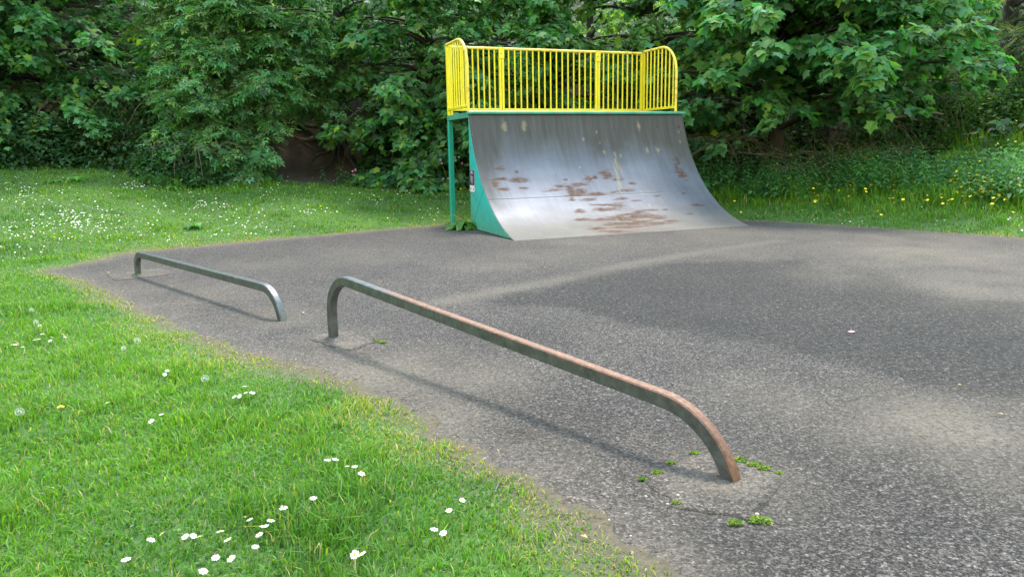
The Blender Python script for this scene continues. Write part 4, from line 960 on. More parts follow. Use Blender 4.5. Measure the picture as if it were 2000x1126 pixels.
FAR = [(-6.91,12.97),(-6.83,11.99),(-6.93,11.77),(-7.26,11.67),(-6.28,10.43),(-6.82,11.88),(-7,11.97),(-7.1,11.8),(-6.74,11.86),(-6.64,11.88),(-6.42,11.07),(-6.79,11.98),(-6.68,11.45),(-6.46,12.01),(-6.59,11.24),(-7.04,11.77),(-6.47,11.53),(-6.6,11.41),(-7.09,11.06),(-7.36,12.32),(-6.55,11.42),(-7.13,12.13),(-6.79,11.73),(-6.33,11.5),(-6.48,11.24),(-7.04,12.09),(-6.52,11.5),(-7.01,12.03),(-7.29,12.75),(-6.52,11.55),(-7.1,11.56),(-6.79,11.29),(-7.43,11.95),(-6.37,11.27),(-7.36,11.77),(-6.86,12),(-6.72,12.36),(-6.95,12.19),(-6.5,11.85),(-7.25,12.38),(-6.27,11.53),(-6.37,11.28),(-6.86,12.02),(-7.14,11.99),(-6.83,12.45),(-6.98,11.8),(-6.59,11.47),(-7.44,12.32),(-6.5,11.19),(-6.58,11.67),(-6.77,11.55),(-6.63,11.32),(-6.91,11.58),(-6.67,11.45),(-6.21,10.76),(-6.16,11.22),(-7.29,11.71),(-6.77,11.41),(-6.94,11.03),(-6.86,12.35),(-7.18,11.98),(-6.61,11.42),(-6.42,12),(-6.59,11.71),(-6.26,11.54),(-6.75,12.29),(-7.01,12.04),(-6.32,11.55),(-6.95,11.88),(-6.85,12.06),(-6.85,11.42),(-6.35,12.06),(-7.17,12.15),(-6.92,11.37),(-6.61,11.78),(-6.69,11.68),(-7.1,12.35),(-6.85,11.62),(-7.06,11.86),(-7.03,11.79),(-6.7,11.96),(-6.61,11.33),(-6.28,11.07),(-6.99,11.18),(-6.85,11.61),(-6.36,11.31),(-6.54,11.73),(-6.52,11.98),(-6.61,11.34),(-6.42,10.81),(-6.13,10.94),(-6.88,11.87),(-6.57,11.39),(-6.8,11.49),(-6.42,11.04),(-6.66,11.19),(-7.14,12.06),(-7.21,12.15),(-6.5,11.27),(-6.59,11.44),(-6.39,11.74),(-6.81,11.85),(-6.91,11.25),(-6.97,11.29),(-6.52,11.22),(-6.99,12.05),(-6.84,11.98),(-6.81,11.67),(-6.86,11.78),(-7,11.73),(-6.9,10.29),(-6.64,11.67),(-6.66,10.82),(-6.95,10.47),(-7.25,11.37),(-6.8,10.77),(-6.9,11.2),(-6.36,10.63),(-7.24,10.86),(-6.82,10.93),(-6.05,10.97),(-7.22,10.92),(-6.34,10.12),(-6.72,10.69),(-6.52,10.85),(-5.99,11.3),(-6.41,10.82),(-6.7,11.25),(-6.1,11.07),(-6.86,11.08),(-6.84,10.5),(-6.23,10.69),(-6.16,10.73),(-6.54,10.52),(-6.5,10.88),(-6.23,10.5),(-6.67,10.9),(-6.14,10.33),(-6.77,10.75),(-6.53,10.39),(-6.42,11.21),(-6.09,10.83),(-6.84,10.62),(-7.37,10.8),(-6.21,11.34),(-6.07,11.07),(-6.34,10.9),(-6.85,11.18),(-7.09,10.49),(-7.31,11.33),(-6.77,10.42),(-6.69,10.42),(-6.16,10.99),(-7.4,11.12),(-6.55,10.5),(-6.5,10.64),(-6.78,10.61),(-6.91,10.8),(-7.54,11.23),(-7.09,11.09),(-6.89,10.44),(-6.26,9.95),(-6.48,11.1),(-6.36,10.77),(-6.73,10.35),(-7.69,11.85),(-6.52,11.08),(-6.29,11.2),(-6.82,10.18),(-7.02,10.57),(-6.17,10.95),(-6.69,10.71),(-6.54,11.15),(-6.38,10.68),(-5.93,11.24),(-6.87,10.42),(-6.77,10.62),(-8.18,12.59),(-8.79,13.21),(-8.43,13.7),(-9.2,13.82),(-8.37,13.12),(-8.26,12.79),(-8.22,12.32),(-8.53,13.29),(-8.82,13.31),(-8.46,13.4),(-8.1,12.92),(-7.97,12.83),(-9.24,14.2),(-8.24,12.78),(-8.35,12.89),(-8.86,13.39),(-8.39,12.45),(-8.73,13.5),(-8.05,13.01),(-8.32,12.43),(-7.9,12.76),(-8.02,12.64),(-8.18,12.8),(-8.32,12.4),(-7.95,12.27),(-8.46,13.46),(-8.21,12.8),(-8.64,13.55),(-8.29,12.64),(-8.21,13.2),(-8.49,13.08),(-8.69,13.88),(-8.39,12.92),(-8.57,13.48),(-8.96,13.4),(-8.49,13.25),(-8.25,12.63),(-8.95,13.43),(-8.34,12.55),(-7.94,12.6),(-8.66,13.28),(-8.51,13.49),(-8.13,12.84),(-8.8,13.2),(-8.1,12.35),(-7.94,13.41),(-9.32,14.38),(-8.54,13.21),(-8.99,13.91),(-8.03,12.69),(-8.44,13.24),(-8.67,13.27),(-8.23,13.02),(-7.72,12.62),(-8.07,12.67),(-8,12.88),(-8.08,12.41),(-8.38,12.9),(-8,12.4),(-8.64,13.37),(-8.67,13.48),(-7.13,14.59),(-6.83,14),(-7.24,14.5),(-7.11,14.34),(-7.49,14.59),(-7.09,14.4),(-7.24,14.7),(-7.26,14.29),(-6.83,14.67),(-7.06,14.46),(-7.39,14.52),(-7.17,14.44),(-7.32,14.88),(-6.7,14.2),(-7.16,14.41),(-7,14.36),(-7.21,13.87),(-7.07,14.11),(-7.19,14.68),(-7.06,14.27),(-7.38,14.55),(-7.47,14.95),(-6.83,14.58),(-7,14.21),(-7.36,14.45),(-6.68,14.51),(-8.03,15.14),(-7.21,14.1),(-7.28,14.56),(-7.15,14.89),(-7.01,14.35),(-7.02,14.51),(-7.21,14.33),(-7.05,14.1),(-6.72,15.13),(-7.65,14.4),(-6.94,14.3),(-7.04,14.93),(-7.13,14.07),(-7.21,14.09),(-7.1,14.3),(-6.91,14.43),(-7.12,14.95),(-7.1,14.6),(-6.93,14.23),(-7.31,14.72),(-7.35,14.55),(-7.11,14.89),(-6.89,14.64),(-7.37,14.88),(-7.02,14.39),(-7.33,13.97),(-6.79,14.7),(-6.72,13.88),(-7.02,14.98),(-6.17,11.13),(-6.7,12.03),(-5.98,11.44),(-6.1,11.16),(-5.88,11.33),(-6.32,10.78),(-5.68,11.43),(-5.59,11.2),(-6.06,10.51),(-6.24,10.62),(-6.23,10.85),(-6.73,11.19),(-5.72,11.18),(-6.2,11.24),(-6.26,11.71),(-6.55,10.95),(-6.56,11.19),(-6.19,11.12),(-5.93,10.51),(-5.56,10.81),(-6.24,11.26),(-6.71,10.97),(-6.99,10.98),(-5.59,10.66),(-5.95,11.57),(-6.11,11.46),(-5.86,11.25),(-6.13,11.22),(-5.38,10.71),(-6.31,10.96),(-6.67,10.92),(-5.83,11.25),(-6.63,11.53),(-5.87,10.87),(-5.88,11.09),(-6.27,10.33),(-6.18,11.12),(-6.33,12.12),(-6.18,11.12),(-5.78,10.69),(-6.35,11.91),(-6.22,10.96),(-6.34,11.6),(-6.6,10.64),(-6.02,11.14),(-6.42,10.27),(-7.24,10.82),(-5.39,11.47),(-6.29,11.57),(-5.9,11.84),(-6.02,11.08),(-6.34,10.63),(-6.77,11.1),(-6.22,11.22),(-5.81,10.84),(-6.34,11.22),(-6.38,11.12),(-5.88,11.29),(-5.08,11.11),(-5.29,10.74),(-5.44,10.95),(-4.91,11.52),(-5.41,11.54),(-5.52,11.46),(-5.34,11.17),(-5.03,10.91),(-5.22,11.11),(-5.65,11.52),(-5.12,11.25),(-4.79,11.33),(-5.5,11.36),(-5.46,11.03),(-4.67,11.3),(-5.53,11.13),(-5.47,11.56),(-5.07,10.88),(-5.03,10.93),(-5.75,11.44),(-5.55,10.84),(-5.11,10.91),(-5.18,11.21),(-5.1,11.02),(-5.45,11.63),(-6.05,10.98),(-5.56,10.82),(-4.96,11.05),(-5.26,10.99),(-4.96,11.38),(-5.43,13.09),(-5.58,13.38),(-5.52,13.16),(-5.52,13.23),(-5.49,13.04),(-5.01,13.37),(-5.03,13.3),(-4.96,13.41),(-5.53,12.94),(-5.45,13.48),(-5.59,13.55),(-5.47,13.48),(-5.05,13.27),(-5.76,13.46),(-5.6,13.61),(-5.38,13.3),(-5.54,13.35),(-5.18,13.08),(-5.09,13.38),(-5.26,13.48),(-5.35,13.5),(-5.31,13.57),(-5.53,13.24),(-5.36,13.6),(-5.45,13.25),(-4.11,12.1),(-4.09,11.93),(-3.78,11.85),(-4.56,12.41),(-3.99,11.68),(-4.3,12.2),(-3.93,11.89),(-4.07,12.28),(-4.1,12.04),(-3.98,12.07),(-4.25,11.97),(-3.84,11.95),(-4.33,12.08),(-4.52,11.96),(-4.06,11.67),(-4.22,11.56),(-4.47,12.18),(-4.05,12.11),(-4.08,12.17),(-3.76,11.98),(-4.28,11.72),(-3.96,12.12),(-3.91,11.92),(-4.14,11.68),(-4.69,12.68),(-4.3,12.09),(-3.72,11.96),(-4.37,12.09),(-3.57,13.57),(-3.74,13.35),(-3.61,13.36),(-3.55,13.15),(-3.38,13.83),(-3.14,13.57),(-3.43,13.62),(-3.55,13.36),(-3.56,13.23),(-3.55,13.61),(-3.61,13.24),(-3.51,13.49),(-3.68,13.38),(-3.89,13.52),(-3.35,13.58),(-3.64,13.52),(-3.31,13.17),(-3.64,13.27),(-4.37,11.83),(-4.22,11.56),(-4.35,11.51),(-4.59,11.67),(-4.34,11.61),(-4.52,11.69),(-4.49,11.38),(-4.27,11.57),(-4.44,12.01),(-4.54,11.66),(-4.4,11.46),(-4.54,11.43),(-4.71,12.43),(-4.55,11.34),(-4.69,11.8),(-4.7,11.17),(-6.19,13.56),(-6.61,12.31),(-7.91,12.03),(-5.85,11.87),(-4.77,12.97),(-6.75,11.63),(-7.91,13.25),(-5.12,13.38),(-5.97,11.69),(-7.38,11.16),(-5.95,12.71),(-6.31,13.32),(-7.01,10.98),(-6.37,12.99),(-5.75,11.03),(-4.83,12.52),(-6.06,12.87),(-6.29,11.61),(-6.43,11.92),(-8.99,13.71),(-4.27,11.73),(-8.73,13.6),(-5.25,12.27),(-5.62,11.11),(-5.6,11.57),(-6.51,13.49),(-7.05,12.79),(-5.86,13.93),(-4.42,11.44),(-5.79,14.92),(-7.57,12.44),(-7.78,14.89),(-6.33,12.02),(-7.53,11.74),(-4.91,12.95),(-4.68,11.77),(-5.79,12.17),(-6.26,10.92),(-7.37,12.68),(-5.91,13.52),(-5.44,11.45),(-6.32,12.26),(-4.96,11.98),(-4.55,12.56),(-6.9,13.28),(-5.86,12.54),(-6.42,13.92),(-6.66,10.66),(-4.91,12.12),(-7.11,13.44),(-7.02,11.09),(-4.68,11.53),(-4.82,11.83),(-7.61,13.27),(-5.95,11.9),(-7.18,14.11),(-7.95,13.64),(-6.77,13.46),(-6.46,11.87),(-5.63,11.05),(-9.34,14.32),(-4.66,11.37),(-4.43,12.71),(-5.73,12.54),(-6.08,13.21),(-4.4,15.36),(-6.35,10.98),(-7.77,13.09),(-4.26,12.59),(-6.03,13.16),(-5.33,12.72),(-7.77,12.26),(-5.62,11.24),(-6.23,11.74),(-3.91,14.28),(-7.3,10.78),(-5.95,12.7),(-6.26,12.8),(-5.95,12.98),(-5.97,14.15),(-7.33,11.77),(-6.58,11.32),(-6.72,12.78),(-6.41,12.95),(-7.62,12.31),(-5.84,11.42),(-5,10.92),(-4.82,13.22),(-3.82,11.9),(-6.76,11.71),(-4.9,12.64),(-4.93,12.42),(-5.68,13.08),(-6.11,12.91),(-6.47,14.9),(-5.42,11.23),(-5.71,12.71),(-6.12,13.52),(-7.58,12.2),(-6.08,11.24),(-6.87,10.85),(-5.88,11.14),(-8.55,14.49),(-5.92,12.61),(-8.32,12.79),(-7.17,11.83),(-6.35,14.55),(-3.25,13.55),(-6.47,11.38),(-5.15,13.33),(-7.11,12.52),(-6.43,11.4),(-6.35,10.5),(-6.57,12.39),(-6.22,15.51),(-7.16,11.23),(-6.4,12.32),(-6.2,13.15),(-5.64,13.62),(-6.16,10.69),(-6.15,12.68),(-5.71,12.73),(-5.41,13.29),(-4.34,12.38),(-4.58,11.72),(-3.81,14.68),(-4.36,13.76),(-5.99,11.22),(-5.79,12.45),(-4.04,13.38),(-5.68,11.74),(-3.56,12.29),(-6.69,12.32),(-3.82,11.92),(-3.79,13.06),(-4.31,12.05),(-5.91,12.03),(-4.73,13.61),(-3.92,11.95),(-4.11,13.48),(-4.39,13.41),(-4.89,11.97),(-2.2,13.39),(-5.46,13.32),(-5.09,10.94),(-5.55,13.47),(-5.86,12.03),(-4.41,13.36),(-4.39,13.09),(-4.44,11.99),(-4.5,13.01),(-4.96,11.84),(-6.12,11.72),(-4.16,11.65),(-5.12,12.59),(-5.13,13.18),(-5.05,11.92),(-5.09,13.51),(-6.24,14.5),(-4.35,13.18),(-5.16,13.55),(-4.94,11.94),(-4.4,14.05),(-4.2,12.81),(-5.58,11.67),(-5.47,12.64),(-5.63,11.94),(-5.08,12.63),(-6.17,12.52),(-4.26,11.47),(-4.62,11.23),(-5.46,13.46),(-4.71,13.56),(-4.44,14.24),(-5.47,14.98),(-2.46,16.04),(-4.63,14.39),(-5.24,15.02),(-3.88,16.64),(-6.01,14.18),(-5.41,15.99),(-5.18,15.97),(-6.25,15.9),(-5.83,14.4),(-4.89,14.72),(-4.17,15.37),(-5.89,15.04),(-3.42,15.81),(-4.8,15.14),(-4.73,14.65),(-5.17,15.11),(-6.17,15.41),(-4.5,14.46),(-4.14,15.27),(-5.75,14.21),(-4.82,16.43),(-4.14,14.74),(-3.61,16.87),(-6.11,13.91),(-7.06,14.79),(-6.51,15.38),(-6.98,14.37),(-4,14.95),(-4.74,15.43),(-3.51,15.17),(-4.36,16.75),(-5.03,16.03),(-4.68,14.87),(-6.17,14.46),(-3.79,15),(-4.7,15.92),(-6.11,15.63),(-4.67,14.09),(-4.63,15.08),(-6.06,14.24),(-5.84,16.37),(-6.85,14.55),(-5.54,13.54),(-5.33,15.83),(-5.18,13.69),(-5.8,14.06),(-4.31,14.01),(-4.64,15.5),(-4.51,15.05),(-4.1,15.41),(-3.06,16.16),(-4.79,15.68),(-4.93,14.96),(-4.67,14.27),(-5.88,15.5),(-4.01,15.72),(-5.43,13.89),(-2.54,16.9),(-2.74,14.96),(-2.35,15.71),(-2.06,15.94),(-2.73,15.25),(-2.59,15.01),(-2.24,15.51),(-2.12,15.86),(-2.61,14.64),(-2.54,14.94),(-2.83,15.39),(-2.67,15.25),(-2.77,15.28),(-2.31,14.97),(-2.55,15.09),(-2.35,16.02),(-3.11,14.41),(-2.11,15.5),(-2.57,15.87),(-3.13,14.93),(-3.13,14.68),(-2.88,15.09),(-1.78,14.87),(-2.67,14.87),(-3.08,15.42),(-2.41,14.86),(-2.82,15.01),(-2.71,16.03),(-2.6,14.73),(-2.64,15.12),(-6.88,10.59),(-6.27,9.72),(-6.29,9.86),(-7.05,10.47),(-7.19,10.6),(-6.73,9.86),(-6.75,10.59),(-7.03,10.85),(-7.14,10.66),(-6.91,10.42),(-7.18,10.65),(-7,10.49),(-7.12,10.8),(-6.68,10.09),(-6.41,9.94),(-6.97,10.54),(-6.16,9.59),(-7.17,10.69),(-6.8,10.26),(-6.92,10.25),(-6.77,9.89),(-6.73,10.32),(-6.87,10.57),(-6.57,9.96),(-6.33,10.12),(-6.61,10.34),(-6.46,9.69),(-6.43,9.78),(-6.03,9.19),(-6.66,10.74),(-1.37,14.33),(-1.75,14.41),(-1.4,14.01),(-1.74,14.72),(-1.38,14.24),(-1.37,13.9),(-1.57,14.29),(-2.16,13.85),(-1.54,14.46),(-1.42,14.59),(-1.61,13.67),(-1.4,13.7),(-1.51,14.03),(-1.58,14.33),(-2.3,14.59),(-5.88,9.32),(-6.49,9.73),(-6.39,9.88),(-6.23,9.95),(-6.71,10.01),(-6.13,9.71),(-6.24,9.93),(-6.35,9.72),(5.29,11.93),(5.48,12.26),(5.3,11.76),(5.51,12.14),(5.44,12.36),(5.7,12.2),(5.68,12.09),(5.14,12.67),(5.19,12.66),(6.49,11.38),(6.57,11.32),(7.33,10.98),(7.21,10.59),(6.77,12.35),(4.22,13.71),(4.43,13.44),(7.36,11.67),(7.27,10.92),(7.09,10.34)]
FAR.sort(key=lambda p: p[0]**2+p[1]**2)
for x, y in FAR[:240]:
    right = x > 2
    o = link('daisy', D_FAR, None, (x, y, float(ground_z(x, y))+g.uniform(.045, .075))); o.rotation_euler = (g.normal(.3, .35), g.normal(0, .35), g.uniform(0, 6.28)); s = g.uniform(.5, .95); o.scale = (s, s, s)
    zone = ('in the grass strip right of the ramp' if right else 'close to the green post of the ramp' if x > -2.6 else 'along the far tarmac edge, between grey rail and ramp' if x > -4.9 and float(sd(x, y)) < 1.6 else
            'at the left edge of the picture beyond the tarmac corner' if x/y < -.60 else 'in the dense white drift beyond the far end of the grey rail' if float(far_d(x, y)) < 2.6 else 'on the rising upper lawn before the elder bush')
    tag(o, 'tiny white daisy '+zone, 'daisy', 'daisies '+zone)
rest = MB(); rest_f = MB()
dv = np.array([v.co[:] for v in D_FAR.vertices]); df = [(tuple(p.vertices), p.material_index) for p in D_FAR.polygons]
for x, y in FAR[240:]:
    s = g.uniform(.5, .95); tl = g.normal(.3, .25); c_, s_ = math.cos(tl), math.sin(tl)
    P = np.stack([dv[:, 0], dv[:, 1]*c_-dv[:, 2]*s_, dv[:, 1]*s_+dv[:, 2]*c_], -1)*s+np.array([x, y, float(ground_z(x, y))+g.uniform(.045, .075)])
    b = len(rest.v); rest.v += [tuple(p) for p in P]
    for f, mi in df: rest.f.append([b+i for i in f]); rest.m.append(mi)
tag(rest.build('daisies', [M['petal'], M['pollen'], M['stalk']]), 'far daisies scattered over the upper lawn towards the wood', kind='stuff')

# buttercups
bc = MB(); bc.cur = 0
for k in range(5):
    a = 2*math.pi*k/5; ca, sa = math.cos(a), math.sin(a); P = lambda u, v, h: (u*ca-v*sa, u*sa+v*ca, h)
    bc.add([P(.001, 0, 0), P(.010, -.008, .004), P(.018, 0, .009), P(.010, .008, .004)], [(0, 1, 2, 3)])
bc.cur = 1; bc.add([(-.0015, 0, -.3), (.0015, 0, -.3), (.001, 0, 0), (-.001, 0, 0)], [(0, 1, 2, 3)])
BCM = bc.mesh('buttercup', [M['butter'], M['stalk']])
for x, y in [(7.49,11.65),(7.61,12.19),(8.12,11.99),(7.94,12.16),(7.67,12.62),(8.67,12.68),(7.73,12.11),(7.69,12.96),(7.76,13.32),(7.93,13.41),(7.93,12.79),(8.79,14.02),(8.42,12.33),(7.91,13.17),(8.38,13.02),(8.01,12.89),(8.33,12.8),(7.95,12.25),(7.59,12.01),(8.38,13.21),(7.98,12.39),(7.87,12.42),(8.14,12.54),(8.28,12.27),(8.21,13.47),(7.86,12.07),(7.83,13.37),(7.82,11.93),(7.79,13.11),(8.32,12.61),(8.03,12.94),(7.64,12.85),(8.54,13.28),(7.67,12.01),(7.74,12.05),(7.46,12.06),(7.3,11.92),(8.1,13.06),(7.89,12.99),(8.08,13.05),(7.68,12.29),(8.27,12.5),(8.58,12.78),(8.12,13.47),(8.66,13.28),(7.29,12.29),(8.02,11.64),(7.61,12.92),(8.12,12.3),(7.69,13.16),(7.97,13.7),(8.13,13.81),(8.26,12.75),(8.31,12.74),(7.83,12.46),(8.39,13.96),(7.92,13.25),(7.92,12.61),(7.78,12.3),(7.38,12.13),(7.66,11.95),(8.05,12.3),(8.17,13),(7.49,12.51),(8.6,12.83),(7.87,12.44),(8.12,13.09),(8.59,13.84),(8.03,12.71),(7.87,12.62),(7.96,11.56),(8.03,12.56),(7.73,13.11),(8.17,13),(9.02,13.16),(7.8,12.36),(7.63,11.75),(7.88,13.34),(7.93,12.44),(8.13,13.08),(8.57,12.86),(7.44,12.05),(8.13,11.82),(8.06,13.27),(8.15,13.45),(7.52,12.07),(8.27,12.91),(8.2,13.45),(8.97,13.4),(8.55,13.33),(8.24,13.72),(8.21,12.37),(7.53,12.53),(8.18,12.56),(7.11,12.41),(7.97,12.23),(7.63,12.38),(7.81,12.67),(7.57,12.04),(7.96,12.87),(8.15,12.21),(8.03,12.69),(8.4,12.69),(7.57,11.65),(7.87,11.85),(7.42,11.84),(7.72,12.36),(7.71,12.11),(8.09,11.99),(7.58,11.51),(7.6,11.49),(7.92,12.57),(7.93,12.22),(7.41,11.54),(7.73,11.89),(7.5,11.95),(7.92,12.18),(7.91,11.96),(7.78,11.79),(6.41,12.55),(5.72,14.22),(5.66,12.56),(6.75,13.01),(5.49,12.51),(3.28,14.53),(4.19,13.65),(5.21,14.82),(4.32,15.02),(5.95,12.02),(4.15,15.42),(5.53,13.54),(6.48,15.22),(7.2,13.42),(4.31,14.46),(6.32,13.93),(6.19,15.42),(3.58,14.14),(6.9,12.44),(6.27,13.91),(5.96,15.07),(7.69,12.79),(6.18,13.58),(5.62,15.23),(6.19,14.66),(6.13,14.85),(6.33,13.4),(3.67,14.01),(6.36,14.76),(5.98,13.29),(7.95,12.96),(6.69,13.26),(6.5,13.58),(5.5,13.57),(4.85,17.3),(5.89,14.36),(5.62,13.31),(5.1,13.1),(5.66,13.87),(6.42,12.73),(5.61,13.9),(5.11,15.47),(6.85,12.33),(6.58,12.59),(7.4,11.03),(6.76,12.24),(7.1,12.07),(7.27,12.08),(7.35,12.23),(6.83,12.79),(6.94,11.93),(7,12.2),(7.97,12.51),(6.76,12.63),(7.34,13.32),(7.49,12.26),(6.01,12.26),(6.33,13.43),(6.66,13.08),(7.54,12.91),(7.01,12.9),(6.2,12.67),(7.19,12.83),(6.77,13.3),(7.23,12.95),(8.58,13.75),(5.86,14.02),(6,13.74),(6.54,12.83),(6.88,11.94),(7.14,11.75),(7,11.99),(-2.47,18.02),(-3.73,17.91),(-2.57,18.66),(-2.71,18.02),(-2.26,17.68),(-3.28,17.42),(-4.18,16.69),(-2.56,18.48),(-2.2,17.88),(-2.75,18.27),(-2.32,17.44),(-2.85,18.07),(-2.17,17.11),(-2.43,17.17),(-3.15,17.39),(-2.5,17.62),(-0.75,17.55),(-3.06,17.03),(-3.44,17.11),(-2.26,18.04),(-3.04,17.99),(-2.71,17.97),(-0.88,16.06),(-1.61,18.55),(-0.77,15.36),(-1.27,16.74),(-1.43,17.75),(-0.87,16.67),(-1.94,17.99),(-2.05,16.06),(-1.07,14.9),(-0.87,18.18),(-1.2,15.68),(-1.25,17.82),(-1.15,16.27),(-1.04,17.1),(-1.56,17.82),(-1.63,18.08),(-1.47,16.35),(-1.18,15.37),(-1.06,16.11),(-1.7,16.33),(-1.18,18.53),(-1.87,18.26),(-3.56,14.03),(-3.3,13.41),(-3.71,13.8),(-3.17,15.1),(-1.26,14.67),(-1.88,14.91),(-1.57,13.85),(-3.01,16.59),(-1.44,13.83),(-2.2,14.09),(-2.27,14.13),(-3.49,13.83),(-2.18,15.12),(9.12,16.83),(8.97,18.09),(8.22,17.89),(9.61,16.91),(8.11,16.54),(9.02,16.55),(9.29,16.42),(8.63,16.9),(9.32,16.9),(9.64,16.68),(7.69,15.66),(8.5,17.09),(10.2,16.22),(10.26,16.17),(10.03,15.09),(10.11,15.11),(9.91,15.46),(10.1,15.24),(10.27,16.03),(10.38,15.32),(10.44,16.05),(10.18,15.71),(10.51,15.86),(10.15,15.79),(9.93,15.81),(10.32,15.91)]:
    right = x > 3; d = float(far_d(x, y)); hgt = (.10+.16*float(sstep(.4, 2.2, d))+.15*float(sstep(2, 4, d))) if right else .09
    o = link('buttercup', BCM, None, (x, y, float(ground_z(x, y))+hgt*g.uniform(.8, 1.15))); o.rotation_euler = (g.normal(.35, .3), g.normal(0, .3), g.uniform(0, 6.28)); s = g.uniform(.9, 1.35)*(1.35 if right else 1); o.scale = (s, s, s)
    tag(o, ('yellow buttercup in the thick drift at the right edge' if x/y > .55 and d < 2.6 else 'yellow buttercup high on the nettle bank at right' if d > 2.6 else 'yellow buttercup scattered in the long grass right of the ramp') if right else 'small yellow buttercup on the upper lawn left of the ramp', 'buttercup', ('buttercups in the drift at the right edge' if x/y > .55 and d < 2.6 else 'buttercups on the nettle bank' if d > 2.6 else 'buttercups right of the ramp') if right else 'buttercups left of the ramp')

# dandelions: seed clocks and yellow heads
def clock(x, y, h, label, s=1.0):
    z = float(ground_z(x, y)); r = .017*s
    root = empty('dandelion_clock', (x, y, z)); tag(root, label, 'dandelion', 'dandelion clocks on the lawn')
    lx, ly = g.normal(0, .02, 2)
    MB().tube([(0, 0, 0), (lx*.4, ly*.4, h*.6), (lx, ly, h)], [.0022, .0018, .0016], 6).build('stem', M['stalk'], root, True)
    MB().rings([[(lx+q*math.cos(t), ly+q*math.sin(t), h+zz) for t in np.linspace(0, 6.2832, 9)[:-1]] for q, zz in ((.002, -.003), (.005, 0), (.003, .004))]).build('seed_core', M['twig'], root, True)
    sd_ = MB()
    for k in range(90):
        zz = 1-1.75*(k+.5)/90; a = k*2.39996; rr = math.sqrt(max(0, 1-zz*zz)); n_ = Vector((rr*math.cos(a), rr*math.sin(a), zz)); c = Vector((lx, ly, h+.002))
        u = n_.orthogonal().normalized(); v = n_.cross(u); tip = c+n_*r
        sd_.add([c+n_*.004+u*.0002, c+n_*.004-u*.0002, tip], [(0, 1, 2)])
        for j in range(5):
            t = 2*math.pi*j/5; e = (u*math.cos(t)+v*math.sin(t)); f = (u*math.cos(t+.28)+v*math.sin(t+.28))
            sd_.add([tip, tip+e*.0055+n_*.0022, tip+(e*.9+f*.1)*.0055+n_*.0026], [(0, 1, 2)])
    sd_.build('seed_head', M['seed'], root)
for x, y, h, lab, s in [(-2.402, 4.599, .13, 'dandelion clock on the near lawn, opposite the far foot of the rusty rail', 1.0), (-2.39, 4.53, .10, 'smaller dandelion clock touching the one opposite the rusty rail', .7),
                        (-1.592, 3.818, .12, 'round dandelion clock beside a small clump of daisies', 1.05), (-2.273, 3.272, .15, 'flattened dandelion clock on a long bare stalk at the left edge', 1.0),
                        (-3.739, 5.708, .12, 'thin dandelion clock at the left edge above the daisy patch', .9), (-3.454, 5.264, .12, 'dandelion clock just above the left edge daisy patch', .9),
                        (-1.286, 15.09, .22, 'tall dandelion clock left of the green post', 1.5), (-.95, 14.6, .2, 'dandelion clock between the green post and the side panel', 1.5), (-2.13, 15.283, .2, 'dandelion clock on the upper lawn among buttercups', 1.4)]:
    clock(x, y, h, lab, s)
def dandelion(x, y, h, label, s=1.0):
    z = float(ground_z(x, y)); root = empty('dandelion', (x, y, z)); tag(root, label, 'dandelion', 'yellow dandelions')
    MB().tube([(0, 0, 0), (.004, .003, h)], [.002, .0016], 6).build('stem', M['stalk'], root, True)
    f = MB()
    for q, n_, zz in ((1, 22, 0), (.72, 18, .004), (.45, 12, .007)):
        for k in range(n_):
            a = 2*math.pi*k/n_+q; r = .018*q*s*g.uniform(.85, 1.1); w = .0022*s; ca, sa = math.cos(a), math.sin(a)
            f.add([(.004, .003, h+zz-.003), (.004+r*ca-w*sa, .003+r*sa+w*ca, h+zz+.002), (.004+r*ca+w*sa, .003+r*sa-w*ca, h+zz+.002)], [(0, 1, 2)])
    f.build('flower_head', M['pollen'], root)
dandelion(-2.282, 3.596, .06, 'single yellow dandelion on the near lawn at left'); dandelion(-6.416, 10.477, .07, 'yellow dandelion left of the tarmac corner', 1.3); dandelion(-2.636, 15.088, .09, 'yellow dandelion on the upper lawn among daisies', 1.4)

# broad leaved weeds
def dock(name, label, x, y, z, n, ln, seed, az0=None, span=6.28, stems=0, tint=(.09, .23, .04)):
    g = np.random.default_rng(seed); root = empty(name, (x, y, z)); tag(root, label, 'weed')
    for k in range(n):
        a = (az0 if az0 is not None else 0)+span*((k+g.random())/n-.5); L_ = ln*g.uniform(.6, 1.15); up = g.uniform(.5, 1.7); w = L_*.17
        cx, cy = math.cos(a), math.sin(a); P = []; Fc = []
        for i, t in enumerate(np.linspace(0, 1, 7)):
            r = L_*t*(1-.15*up*t); h = L_*(up*t-(up+.25)*t*t*.85); ww = w*math.sin(math.pi*min(t*.86+.08, 1))**.8*(1+.12*math.sin(9*t+k))
            P += [(r*cx-ww*cy, r*cy+ww*cx, h+.012*math.sin(8*t)), (r*cx, r*cy, h-.18*ww), (r*cx+ww*cy, r*cy-ww*cx, h+.012*math.cos(7*t))]
            if i: b = 3*i; Fc += [(b-3, b-2, b+1, b), (b-2, b-1, b+2, b+1)]
        c = np.array(tint)*g.uniform(.7, 1.25); V = np.array(P); V[:, 2] = np.maximum(V[:, 2], .006)
        link('leaf', np_mesh('leaf', V, np.array(Fc), M['leaf'], tint=np.tile(c, (len(P), 1)), smooth=True), root)
    for k in range(stems):
        a = g.uniform(2.2, 4.6); L_ = g.uniform(.3, .55); p = [(math.cos(a)*L_*.7*t, math.sin(a)*L_*.4*t, .03+L_*(1.1*t-.75*t*t)) for t in np.linspace(0, 1, 6)]
        MB().tube(p, [.004*(1-.6*t) for t in np.linspace(0, 1, 6)], 5).build('stalk', M['dead_leaf'] if k % 2 else M['stalk'], root, True)
